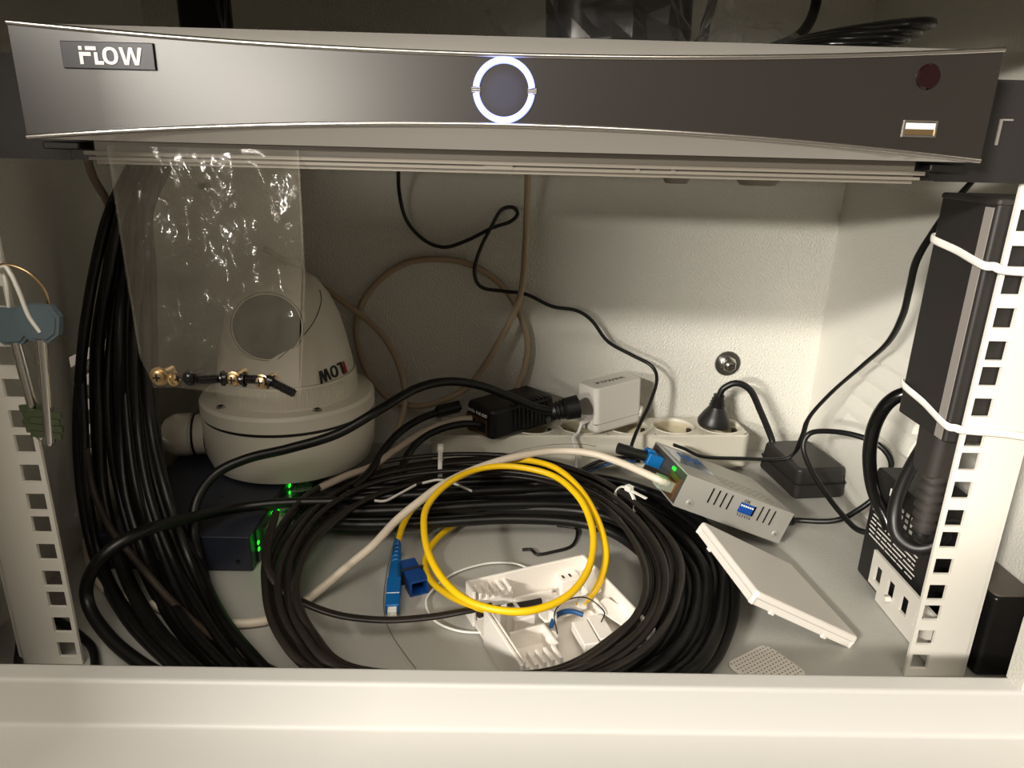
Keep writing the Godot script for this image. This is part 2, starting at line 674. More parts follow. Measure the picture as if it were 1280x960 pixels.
	m.spun(Vector3(0, 0, 0), Vector3(0, 0, 0.0018), [Vector2(0, 0), Vector2(0.0117, 0), Vector2(0.0117, 0.7), Vector2(0.0113, 1), Vector2(0, 1)], 32)
	part("washer", m, M.steel, b)
	m = Mesher.new()
	m.spun(Vector3(0, 0, 0.0018), Vector3(0, 0, 0.009), [Vector2(0, 0), Vector2(0.0078, 0), Vector2(0.0078, 0.1), Vector2(0.0066, 0.2), Vector2(0.0066, 0.85), Vector2(0.0056, 1), Vector2(0, 1)], 6)
	m.rod(Vector3(0, 0, 0.009), Vector3(0, 0, 0.0122), 0.0034, 16, 0.003)
	part("hex_head", m, M.chrome, b)

func sill(m: Mesher, c: Array, x0: float, x1: float) -> void:
	# profile in (z, y) with rounded corners, swept along x
	var pts := PackedVector2Array()
	var nor := PackedVector2Array()
	for i in c.size():
		var a: Vector2 = c[(i - 1 + c.size()) % c.size()]
		var b: Vector2 = c[i]
		var d: Vector2 = c[(i + 1) % c.size()]
		var r := 0.0022
		var da := (a - b).normalized()
		var dd := (d - b).normalized()
		for k in 5:
			var t := k / 4.0
			var p := (b + da * r).lerp(b, t).lerp(b.lerp(b + dd * r, t), t)
			pts.append(p)
			var dir := (b - (b + da * r)).lerp((b + dd * r) - b, t).normalized()
			nor.append(Vector2(-dir.y, dir.x))
	for i in pts.size():
		var j := (i + 1) % pts.size()
		var na := Vector3(0, nor[i].y, nor[i].x)
		var nb := Vector3(0, nor[j].y, nor[j].x)
		m.quad(Vector3(x0, pts[i].y, pts[i].x), Vector3(x1, pts[i].y, pts[i].x), Vector3(x1, pts[j].y, pts[j].x), Vector3(x0, pts[j].y, pts[j].x), na, na, nb, nb)

func rails() -> void:
	var ys := []
	var y := 0.01 - 0.015875
	var st := [0.015875, 0.0127, 0.015875]
	# steps upwards from the lowest visible hole: 15.875, 15.875, 12.7 and so on
	y = 0.01
	var step := [0.015875, 0.015875, 0.0127]
	var k := 0
	while y < 0.42:
		ys.append(y)
		y += step[k % 3]
		k += 1
	for s in [-1.0, 1.0]:
		var o := thing("rack_rail", "white square-holed rack rail %s" % ("behind the hanging keys" if s < 0 else "with the tall black adapter strapped behind it"), "rack rail", Transform3D(Basis(), Vector3(s * 0.2415, 0, 0)))
		var holes := []
		for h in ys:
			holes.append(Rect2(-s * 0.009 - 0.00475, h - 0.00475, 0.0095, 0.0095))
		var m := Mesher.new()
		m.plate(Rect2(-0.016, 0.0005, 0.033 - 0.001, 0.435), holes, -0.0018, 0.0)
		part("flange", m, M.rail_paint, o)
		m = Mesher.new()
		m.box(Vector3(s * 0.0165, 0.218, -0.012), Vector3(0.0018, 0.435, 0.024))
		part("side_web", m, M.rail_paint, o)
		if s < 0:
			continue
		# depth bracket low at the back of the rail
		var br := thing("depth_bracket", "white perforated bracket running back from the foot of the right rail", "bracket", Transform3D(Basis(), Vector3(s * 0.2425, 0, 0)))
		var hh := []
		for q in (5 if s > 0 else 0):
			hh.append(Rect2(-0.074 + q * 0.0158, 0.0135, 0.008, 0.0115))
		m = Mesher.new()
		m.xf = Transform3D(Basis(Vector3(0, 0, 1), Vector3(0, 1, 0), Vector3(-s, 0, 0)), Vector3.ZERO)
		m.plate(Rect2(-0.079, 0.009, 0.077, 0.0235), hh, -0.0009, 0.0009)
		part("strip", m, M.rail_paint, br)
		m = Mesher.new()
		m.box(Vector3(s * 0.006, 0.0049, -0.0405), Vector3(0.010, 0.0085, 0.06))
		part("foot", m, M.rail_paint, br)
		m = Mesher.new()
		m.xf = Transform3D(Basis(), Vector3(-s * 0.001, 0, 0))
		m.spun(Vector3(0, 0.014, -0.052), Vector3(-s * 0.004, 0.014, -0.052), [Vector2(0, 0), Vector2(0.0022, 0), Vector2(0.0022, 1), Vector2(0, 1)], 6)
		part("bolt_head", m, M.rail_paint, br)
	var bb := thing("black_bolt", "black bolt head low on the left wall behind the left rail", "bolt", Transform3D(Basis(), fz(88, 678, -0.12)))
	var bm := Mesher.new()
	bm.spun(Vector3(-0.012, 0, 0), Vector3(0.004, 0.001, 0.002), [Vector2(0, 0), Vector2(0.0022, 0), Vector2(0.0022, 0.6), Vector2(0.0038, 0.62), Vector2(0.0034, 1), Vector2(0, 1)], 12)
	part("head", bm, M.black_gloss, bb)

# ------------------------------------------------------------------ the recorder
func recorder() -> void:
	var o := thing("video_recorder", "slim black and silver video recorder with a glowing blue ring, mounted across the rails", "recorder", Transform3D(Basis(), Vector3(0, 0.262, 0)))
	var Y := 0.262
	# chassis
	var m := Mesher.new()
	m.box(Vector3(0, 0.0255, -0.11), Vector3(0.345, 0.049, 0.236))
	part("chassis", m, M.chassis, o)
	m = Mesher.new()
	m.box(Vector3(0, 0.0054, 0.0095), Vector3(0.351, 0.0016, 0.004))
	m.box(Vector3(0, 0.0032, 0.0085), Vector3(0.349, 0.0012, 0.003))
	for x in [-0.004, 0.0545, 0.0695]:
		m.box(Vector3(x, 0.0038, 0.0085), Vector3(0.012 if x < 0 else 0.002, 0.002, 0.0034))
	part("base_flange", m, M.chassis, o)
	for x in [0.078, 0.116]:
		m = Mesher.new()
		m.spun(Vector3(x, 0.0012, -0.02), Vector3(x, -0.0025, -0.02), [Vector2(0, 0), Vector2(0.011 if x > 0.1 else 0.007, 0), Vector2(0.008 if x > 0.1 else 0.005, 1), Vector2(0, 1)], 24)
		part("pressed_foot", m, M.chassis, o)
	# bezel: silver frame with hollow-sided dark insert
	var hw := 0.1868
	var top := 0.3142 - Y
	var bot := 0.2725 - Y
	var seg := 40
	var up_m := Mesher.new()
	var lo_m := Mesher.new()
	var front := Mesher.new()
	var ru := Mesher.new()
	var rl := Mesher.new()
	var pu := PackedVector3Array()
	var pl := PackedVector3Array()
	for i in seg:
		var row := []
		for j in 2:
			var t := float(i + j) / seg * 2 - 1
			var x := t * hw
			var f := 1.0 - t * t
			row.append([x, top - 0.0007 - 0.0066 * f, bot + 0.0007 + 0.0088 * f])
			if j == 0 or i == seg - 1:
				pu.append(Vector3(x, row[-1][1], 0.0285))
				pl.append(Vector3(x, row[-1][2], 0.0285))
		var a: Array = row[0]
		var b: Array = row[1]
		var nu := Vector3(0, 0.55, 0.83)
		up_m.quad(Vector3(a[0], top, 0.0215), Vector3(b[0], top, 0.0215), Vector3(b[0], b[1], 0.0285), Vector3(a[0], a[1], 0.0285), nu, nu, nu, nu)
		up_m.flat(Vector3(a[0], top, 0.0215), Vector3(b[0], top, 0.0215), Vector3(b[0], top - 0.001, 0.0), Vector3(a[0], top - 0.001, 0.0), Vector3.UP)
		var nl := Vector3(0, -0.45, 0.9)
		lo_m.quad(Vector3(a[0], bot, 0.0225), Vector3(b[0], bot, 0.0225), Vector3(b[0], b[2], 0.0285), Vector3(a[0], a[2], 0.0285), nl, nl, nl, nl)
		lo_m.flat(Vector3(a[0], bot, 0.0225), Vector3(b[0], bot, 0.0225), Vector3(b[0], bot + 0.0005, 0.004), Vector3(a[0], bot + 0.0005, 0.004), Vector3.DOWN)
		front.flat(Vector3(a[0], a[2], 0.0286), Vector3(b[0], b[2], 0.0286), Vector3(b[0], b[1], 0.0286), Vector3(a[0], a[1], 0.0286), Vector3(0, 0, 1))
		front.flat(Vector3(a[0], a[2], 0.004), Vector3(b[0], b[2], 0.004), Vector3(b[0], b[1], 0.004), Vector3(a[0], a[1], 0.004), Vector3(0, 0, -1))
	for s in [-1.0, 1.0]:
		front.flat(Vector3(s * hw, bot, 0.0286), Vector3(s * hw, top, 0.0286), Vector3(s * hw, top, 0.002), Vector3(s * hw, bot, 0.002), Vector3(s, 0, 0))
	part("front_panel", front, M.front_black, o)
	part("upper_bezel", up_m, M.silver, o)
	part("lower_bezel", lo_m, M.silver, o)
	ru.tube(pu, 0.0010, 8)
	part("upper_edge", ru, M.chrome, o)
	rl.tube(pl, 0.0010, 8)
	part("lower_edge", rl, M.chrome, o)
	# ring light
	var c := Vector3(-0.0023, 0.2945 - Y, 0.0288)
	m = Mesher.new()
	var trim := Mesher.new()
	for i in 2:
		var p := PackedVector3Array()
		for k in 25:
			var a := i * PI + 0.1 + (PI - 0.2) * k / 24.0
			p.append(c + Vector3(cos(a), sin(a), 0) * 0.0107)
		m.tube(p, 0.00125, 8)
		var a2 := i * PI
		for dy in [-0.0007, 0.0, 0.0007]:
			trim.rod(c + Vector3(cos(a2) * 0.0091, dy, 0.0002), c + Vector3(cos(a2) * 0.0124, dy, 0.0002), 0.0003, 6)
	part("ring_light", m, M.ring_light, o, "glowing pale blue ring")
	part("ring_clip", trim, M.silver, o)
	var l := OmniLight3D.new()
	l.name = "ring_glow"
	l.light_color = Color(0.62, 0.66, 1.0)
	l.light_energy = 0.00008
	l.light_size = 0.008
	l.omni_range = 5.0
	l.omni_attenuation = 2.0
	l.shadow_enabled = true
	o.add_child(l)
	l.position = c + Vector3(0, 0, 0.008)
	# badge
	m = Mesher.new()
	var bc := Vector3(-0.1508, 0.3029 - Y, 0.0290)
	m.xf = Transform3D(Basis(Vector3.RIGHT, Vector3(0, 0, 1), Vector3(0, -1, 0)), bc)
	m.rbox(Vector3.ZERO, Vector3(0.0345, 0.0012, 0.0095), 0.0004, 0.0003)
	var bd := part("badge", m, M.badge_dark, o)
	m = Mesher.new()
	var z := bc.z + 0.0007
	var g := func(x0: float, y0: float, w: float, h: float) -> void:
		m.box(Vector3(bc.x + x0 + w / 2, bc.y + y0 + h / 2, z), Vector3(w, h, 0.0004))
	g.call(-0.0105, 0.0017, 0.0013, 0.0013)
	g.call(-0.0080, 0.0017, 0.0040, 0.0013)
	g.call(-0.0105, -0.0032, 0.0013, 0.0042)
	g.call(-0.0092, -0.0003, 0.0030, 0.0013)
	g.call(-0.0050, -0.0032, 0.0013, 0.0042)
	g.call(-0.0037, -0.0032, 0.0020, 0.0012)
	part("lettering", m, M.white_print, bd)
	lettering("lettering", "OW", 0.0060, 0.0004, M.white_print, bd, Transform3D(Basis(), Vector3(bc.x + 0.0053, bc.y - 0.0002, z)), true, 1.1)
	# infrared window and USB socket
	m = Mesher.new()
	m.spun(Vector3(0.1597, 0.3034 - Y, 0.0284), Vector3(0.1597, 0.3034 - Y, 0.0296), [Vector2(0, 0), Vector2(0.0047, 0), Vector2(0.0047, 0.4), Vector2(0.0040, 1), Vector2(0, 1)], 28)
	part("infrared_window", m, M.ir_window, o)
	m = Mesher.new()
	m.xf = Transform3D(Basis(), Vector3(0.1602, 0.2846 - Y, 0))
	m.plate(Rect2(-0.0066, -0.0031, 0.0132, 0.0062), [Rect2(-0.0059, -0.0024, 0.0118, 0.0048)], 0.0284, 0.0292)
	var usb := part("usb_port", m, M.chrome, o)
	m = Mesher.new()
	m.xf = Transform3D(Basis(), Vector3(0.1602, 0.2846 - Y, 0))
	m.box(Vector3(0, 0.001, 0.0287), Vector3(0.0116, 0.0022, 0.0006))
	part("tongue", m, M.white_plastic, usb)
	m = Mesher.new()
	m.xf = Transform3D(Basis(), Vector3(0.1602, 0.2846 - Y, 0))
	m.box(Vector3(0, -0.0012, 0.0286), Vector3(0.0116, 0.0021, 0.0004))
	part("contact", m, M.brass, usb)
	# rack ears and their feet
	for s in [-1.0, 1.0]:
		m = Mesher.new()
		m.plate(Rect2(s * 0.2125 - 0.0265, 0.264 - Y, 0.053, 0.0415), [Rect2(s * 0.2325 - 0.005, 0.2905 - Y, 0.01, 0.006), Rect2(s * 0.2325 - 0.005, 0.2715 - Y, 0.01, 0.006)], 0.0002, 0.0022)
		m.box(Vector3(s * 0.1755, 0.2845 - Y, -0.05), Vector3(0.0020, 0.0405, 0.1))
		m.box(Vector3(s * 0.181, 0.2845 - Y, 0.001), Vector3(0.012, 0.0405, 0.002))
		part("rack_ear", m, M.ear_black, o)
		m = Mesher.new()
		m.rbox(Vector3(s * 0.184, 0.2700 - Y, 0.0075), Vector3(0.0150, 0.0030, 0.010), 0.001, 0.0006)
		part("rubber_foot", m, M.black_plastic, o)
		if s > 0:
			m = Mesher.new()
			m.box(Vector3(0.2085, 0.2848 - Y, 0.0025), Vector3(0.0012, 0.0105, 0.0006))
			m.box(Vector3(0.2112, 0.2898 - Y, 0.0025), Vector3(0.0045, 0.0007, 0.0006))
			part("clip", m, M.grey_strip, o)

func above_recorder() -> void:
	# crumpled clear film round a black part, lying on the recorder
	var m := Mesher.new()
	m.xf = Transform3D(Basis.from_euler(Vector3(0, 0.15, 0.05)), Vector3(0.055, 0.344, -0.09))
	m.rbox(Vector3(0, 0, 0), Vector3(0.07, 0.056, 0.05), 0.012, 0.01)
	solo("dark_part", m, M.black_plastic, "dark part lying wrapped in clear film on top of the recorder", "part")
	var n := FastNoiseLite.new()
	n.seed = 5
	n.frequency = 26.0
	n.fractal_type = FastNoiseLite.FRACTAL_RIDGED
	n.fractal_octaves = 3
	m = Mesher.new()
	crumple(m, Vector3(0.055, 0.314, -0.085), Vector3(0.053, 0.072, 0.042), n, 0.4)
	solo("film_wrap", m, M.wrap, "crumpled clear plastic film on top of the recorder around a dark part", "plastic film")
	m = Mesher.new()
	crumple(m, Vector3(0.122, 0.314, -0.075), Vector3(0.026, 0.019, 0.025), n, 0.35)
	solo("film_wrap", m, M.wrap, "small low scrap of crumpled clear film lying right of the larger wrap", "plastic film")
	# cables above
	m = Mesher.new()
	m.tube(smooth(pz([Vector3(898, -40, -0.15), Vector3(890, 5, -0.14), Vector3(882, 30, -0.13), Vector3(880, 44, -0.12), Vector3(872, 56, -0.10)])), 0.0028)
	solo("upper_cable", m, M.black_cable, "short black cable dropping behind the recorder beside the film wrap", "cable")
	m = Mesher.new()
	m.tube(smooth(pz([Vector3(1026, -40, -0.14), Vector3(1019, 8, -0.14), Vector3(1008, 34, -0.13), Vector3(990, 50, -0.12), Vector3(960, 62, -0.11)])), 0.0030)
	solo("upper_cable", m, M.black_cable, "black cable curving down over the recorder beside the glossy coiled lead", "cable")
	var o := thing("coiled_lead", "glossy black lead coiled flat on top of the recorder at right", "cable", Transform3D(Basis(), Vector3(0.145, 0.314, -0.04)))
	for k in 5:
		m = Mesher.new()
		var p := PackedVector3Array()
		for i in 16:
			var a := TAU * i / 16.0
			p.append(Vector3(cos(a) * (0.024 + 0.0012 * k) + 0.004 * k, 0.003 + k * 0.0024 + 0.004 * cos(a) * (k / 4.0), sin(a) * 0.03))
		m.tube(smooth(p, 4, true), 0.0022, 8, 1.0, false, true)
		part("winding", m, M.black_gloss, o)
	# dark strap-like trunk top left
	m = Mesher.new()
	m.xf = framed(fz(255, 0, -0.2), Vector3(1, 0, 0), Vector3(0.25, 1, 0))
	m.rbox(Vector3(0, 0, 0), Vector3(0.034, 0.10, 0.012), 0.005, 0.003)
	solo("cable_sleeve", m, M.black_gloss, "dark sleeve of cables rising behind the recorder at its left end", "cable sleeve")
	for k in 2:
		m = Mesher.new()
		m.tube(smooth(pz([Vector3(268 + k * 12, -30, -0.17), Vector3(272 + k * 10, 5, -0.17), Vector3(277 + k * 5, 28, -0.17), Vector3(284, 44, -0.17)])), 0.0011, 6)
		solo("thin_lead", m, M.brown_cable, "thin brown lead hanging in front of the dark cable sleeve, %s of the pair" % ["left", "right"][k], "cable", "thin brown leads on the sleeve")

func crumple(m: Mesher, at: Vector3, r: Vector3, n: FastNoiseLite, rough: float) -> void:
	var A := 44
	var B := 18
	var P := []
	for j in B + 1:
		var row := PackedVector3Array()
		var el := (PI / 2) * j / B
		for i in A + 1:
			var a := TAU * (i % A) / A
			var d := Vector3(cos(a) * cos(el), sin(el), sin(a) * cos(el))
			var q := at + d * r
			row.append(at + d * r * (1.0 + rough * n.get_noise_3dv(q * 1.0)) )
		P.append(row)
	for j in B:
		for i in A:
			var a: Vector3 = P[j][i]
			var b: Vector3 = P[j][i + 1]
			var c: Vector3 = P[j + 1][i + 1]
			var d: Vector3 = P[j + 1][i]
			for t in [[a, b, c], [a, c, d]]:
				var nn: Vector3 = (t[1] - t[0]).cross(t[2] - t[0])
				if nn.length() < 1e-12:
					continue
				nn = nn.normalized()
				if nn.dot(t[0] - at) < 0:
					nn = -nn
				m.tri(t[0], t[1], t[2], nn, nn, nn)

# ------------------------------------------------------------------ network switch
func switch_box() -> void:
	var X := -0.162
	var o := thing("network_switch", "dark navy network switch lying on the floor under the camera, green lights lit", "network switch", Transform3D(Basis(), Vector3(-0.2125, 0, -0.168)))
	var m := Mesher.new()
	m.rbox(Vector3(-0.0005, 0.0137, 0), Vector3(0.099, 0.0254, 0.154), 0.0015, 0.0008)
	part("body", m, M.navy, o)
	m = Mesher.new()
	m.box(Vector3(0.0495, 0.0137, -0.004), Vector3(0.0016, 0.0235, 0.142))
	part("port_panel", m, M.black_plastic, o)
	for k in 8:
		var z := 0.046 - k * 0.0145
		m = Mesher.new()
		m.xf = Transform3D(Basis(Vector3(0, 0, -1), Vector3.UP, Vector3(1, 0, 0)), Vector3(0.0505, 0.0125, z))
		m.plate(Rect2(-0.0066, -0.0068, 0.0132, 0.0136), [Rect2(-0.0056, -0.0058, 0.0112, 0.0105)], -0.0006, 0.0008)
		part("port", m, M.steel, o)
	m = Mesher.new()
	for q in 2:
		m.box(Vector3(0.0508, 0.0115 + q * 0.005, 0.0665), Vector3(0.0008, 0.0022, 0.0022))
	part("power_led", m, M.led_green, o)
	m = Mesher.new()
	for k in [1, 2, 4]:
		m.box(Vector3(0.0512, 0.0215, 0.046 - k * 0.0145 + 0.004), Vector3(0.001, 0.0022, 0.003))
		m.box(Vector3(0.0512, 0.0165, 0.046 - k * 0.0145 + 0.006), Vector3(0.001, 0.0022, 0.0022))
	part("link_led", m, M.led_green, o)
	m = Mesher.new()
	m.box(Vector3(0.0512, 0.0165, 0.046 - 0.0145 + 0.0105), Vector3(0.001, 0.003, 0.0022))
	part("amber_led", m, M.led_amber, o)
	m = Mesher.new()
	m.spun(Vector3(0.040, 0.008, 0.0765), Vector3(0.040, 0.008, 0.0776), [Vector2(0, 0), Vector2(0.0018, 0), Vector2(0.0014, 1), Vector2(0, 1)], 12)
	m.spun(Vector3(0.012, 0.0262, 0.022), Vector3(0.012, 0.0268, 0.022), [Vector2(0, 0), Vector2(0.001, 0), Vector2(0.0008, 1), Vector2(0, 1)], 12)
	part("screw", m, M.black_gloss, o)
	var l := OmniLight3D.new()
	l.name = "link_glow"
	l.light_color = Color(0.15, 1.0, 0.2)
	l.light_energy = 0.00006
	l.light_size = 0.006
	l.omni_range = 5.0
	l.omni_attenuation = 2.0
	l.shadow_enabled = true
	o.add_child(l)
	l.position = Vector3(0.058, 0.016, 0.06)

# ------------------------------------------------------------------ turret camera
func turret_camera() -> void:
	var C := Vector3(-0.1715, 0.0268, -0.2262)
	var o := thing("turret_camera", "white turret camera on a round junction box, standing on the network switch behind the bag", "camera", euler(Vector3(0, 0, 0), C))
	var m := Mesher.new()
	m.lathe([Vector2(0, 0), Vector2(0.058, 0), Vector2(0.063, 0.002), Vector2(0.0665, 0.012), Vector2(0.0675, 0.040), Vector2(0.0675, 0.0406), Vector2(0, 0.0406)], 72)
	part("junction_box", m, M.camera_white, o)
	m = Mesher.new()
	m.lathe([Vector2(0.0, 0.0405), Vector2(0.0662, 0.0405), Vector2(0.0662, 0.0436), Vector2(0, 0.0436)], 72)
	part("gasket", m, M.black_plastic, o)
	m = Mesher.new()
	m.lathe([Vector2(0.06, 0.0434), Vector2(0.0675, 0.0434), Vector2(0.0675, 0.053), Vector2(0.0655, 0.0555), Vector2(0.054, 0.0562), Vector2(0.05, 0.056)], 72)
	part("cover_plate", m, M.camera_white, o)
	for k in 3:
		var a: float = [0.95, 2.25, 4.2][k]
		m = Mesher.new()
		var c := Vector3(cos(a) * 0.0595, 0.0560, sin(a) * 0.0595)
		m.spun(c, c + Vector3(0, 0.0016, 0), [Vector2(0, 0), Vector2(0.0036, 0), Vector2(0.0036, 0.4), Vector2(0.0026, 1), Vector2(0, 1)], 20)
		var s := part("screw", m, M.chrome, o)
		m = Mesher.new()
		m.box(c + Vector3(0, 0.0016, 0), Vector3(0.004, 0.0006, 0.0008))
		m.box(c + Vector3(0, 0.0016, 0), Vector3(0.0008, 0.0006, 0.004))
		part("recess", m, M.dark_hole, s)
	# lower ring with fine ribs
	m = Mesher.new()
	m.lathe([Vector2(0.0545, 0.0558), Vector2(0.0545, 0.064), Vector2(0.0535, 0.072), Vector2(0.0525, 0.0735)], 72)
	part("lower_ring", m, M.camera_white, o)
	m = Mesher.new()
	for k in 46:
		var a := 0.45 + k * 0.034
		var d := Vector3(cos(a), 0, sin(a))
		m.rod(d * 0.0546 + Vector3(0, 0.058, 0), d * 0.0537 + Vector3(0, 0.0715, 0), 0.0007, 5)
	var ribs := part("grip_ribs", m, M.camera_white, o)
	ribs.set_meta("kind", "stuff")
	# tapered body
	var prof := body_profile()
	m = Mesher.new()
	m.lathe(prof, 72, Vector3.ZERO, 0.5)
	part("body", m, M.camera_white, o)
	# seam that climbs the body
	m = Mesher.new()
	var p := PackedVector3Array()
	for k in 20:
		var t := k / 19.0
		var a := lerpf(1.4, 0.2, t)
		var h := lerpf(0.095, 0.138, t)
		var r := radius_at(prof, h) + 0.0001
		p.append(Vector3(cos(a) * r, h, sin(a) * r))
	m.tube(p, 0.0004, 6)
	part("seam", m, M.grey_print, o)
	# eyeball in front
	var ec := Vector3(-0.004, 0.117, 0.027)
	var ed := (CO - (C + ec)).normalized()
	ed = (ed + Vector3(0.0, -0.16, 0)).normalized()
	m = Mesher.new()
	m.spun(ec, ec + ed * 0.03, [Vector2(0.03, 0), Vector2(0.0295, 0.25), Vector2(0.0275, 0.5), Vector2(0.0245, 0.68), Vector2(0.0235, 0.70)], 40)
	part("eyeball", m, M.camera_white, o)
	m = Mesher.new()
	m.spun(ec + ed * 0.018, ec + ed * 0.0225, [Vector2(0.0, 0), Vector2(0.0252, 0.0), Vector2(0.0250, 0.5), Vector2(0.018, 0.9), Vector2(0, 1)], 40)
	var gl := part("lens_glass", m, M.camera_glass, o)
	m = Mesher.new()
	var lc := ec + ed * 0.0212 + Vector3(-0.013, 0.002, -0.001)
	m.spun(lc, lc + ed * 0.0012, [Vector2(0, 0), Vector2(0.0105, 0), Vector2(0.0095, 1), Vector2(0, 1)], 28)
	part("lens_disc", m, M.ear_black, gl)
	# brand print, upside down on the flank
	var spot := hit_body(418, 464, C, prof)
	var nn := Vector3(spot.x, 0.0, spot.z).normalized()
	nn = (nn + Vector3(0, 0.25, 0)).normalized()
	var ex := Vector3.UP.cross(nn).normalized()
	var ey := nn.cross(ex)
	for w in [["LOW", -0.0030, M.dark_print, 0.0085], ["F", 0.0112, M.red_print, 0.0085]]:
		var a: float = w[1] / 0.05
		var c := spot.rotated(Vector3.UP, a)
		var b := Basis(Vector3.UP, a) * Basis(ex, ey, nn) * Basis(Vector3(0, 0, 1), PI + 0.10)
		lettering("lettering", w[0], w[3] * 1.1, 0.0012, w[2], o, Transform3D(b, c + Vector3(c.x, 0, c.z).normalized() * 0.0003), true, 0.9)
	# cable gland on the left side of the junction box
	m = Mesher.new()
	var gy := 0.018
	m.spun(Vector3(-0.064, gy, 0.006), Vector3(-0.078, gy, 0.008), [Vector2(0, 0), Vector2(0.0165, 0), Vector2(0.0165, 0.7), Vector2(0.0155, 1), Vector2(0, 1)], 32)
	var gd := part("cable_gland", m, M.camera_white, o)
	m = Mesher.new()
	m.spun(Vector3(-0.0745, gy, 0.0076), Vector3(-0.0762, gy, 0.0079), [Vector2(0, 0), Vector2(0.0172, 0), Vector2(0.0172, 1), Vector2(0, 1)], 32)
	m.spun(Vector3(-0.0655, gy, 0.006), Vector3(-0.067, gy, 0.0063), [Vector2(0, 0), Vector2(0.0170, 0), Vector2(0.0170, 1), Vector2(0, 1)], 32)
	part("gland_seal", m, M.black_plastic, gd)
	m = Mesher.new()
	m.spun(Vector3(-0.078, gy, 0.008), Vector3(-0.100, gy, 0.011), [Vector2(0, 0), Vector2(0.0170, 0), Vector2(0.0175, 0.15), Vector2(0.0172, 0.6), Vector2(0.013, 0.9), Vector2(0.009, 1.0), Vector2(0.0075, 0.9), Vector2(0, 0.85)], 12)
	part("gland_nut", m, M.camera_white, gd)

func body_profile() -> Array:
	return [Vector2(0.0518, 0.0735), Vector2(0.0512, 0.080), Vector2(0.0475, 0.098), Vector2(0.0425, 0.117), Vector2(0.036, 0.132), Vector2(0.0275, 0.144), Vector2(0.016, 0.152), Vector2(0.0, 0.1545)]

func radius_at(p: Array, h: float) -> float:
	for i in p.size() - 1:
		if h <= p[i + 1].y:
			return lerpf(p[i].x, p[i + 1].x, clampf((h - p[i].y) / (p[i + 1].y - p[i].y), 0, 1))
	return 0.0

func hit_body(u: float, v: float, c: Vector3, p: Array) -> Vector3:
	var d := ray(u, v).normalized()
	var t := 0.3
	while t < 0.8:
		var q := CO + d * t - c
		if q.y < 0.154 and q.y > 0.07 and Vector2(q.x, q.z).length() <= radius_at(p, q.y):
			return q
		t += 0.0002
	return Vector3(0, 0.08, 0.05)

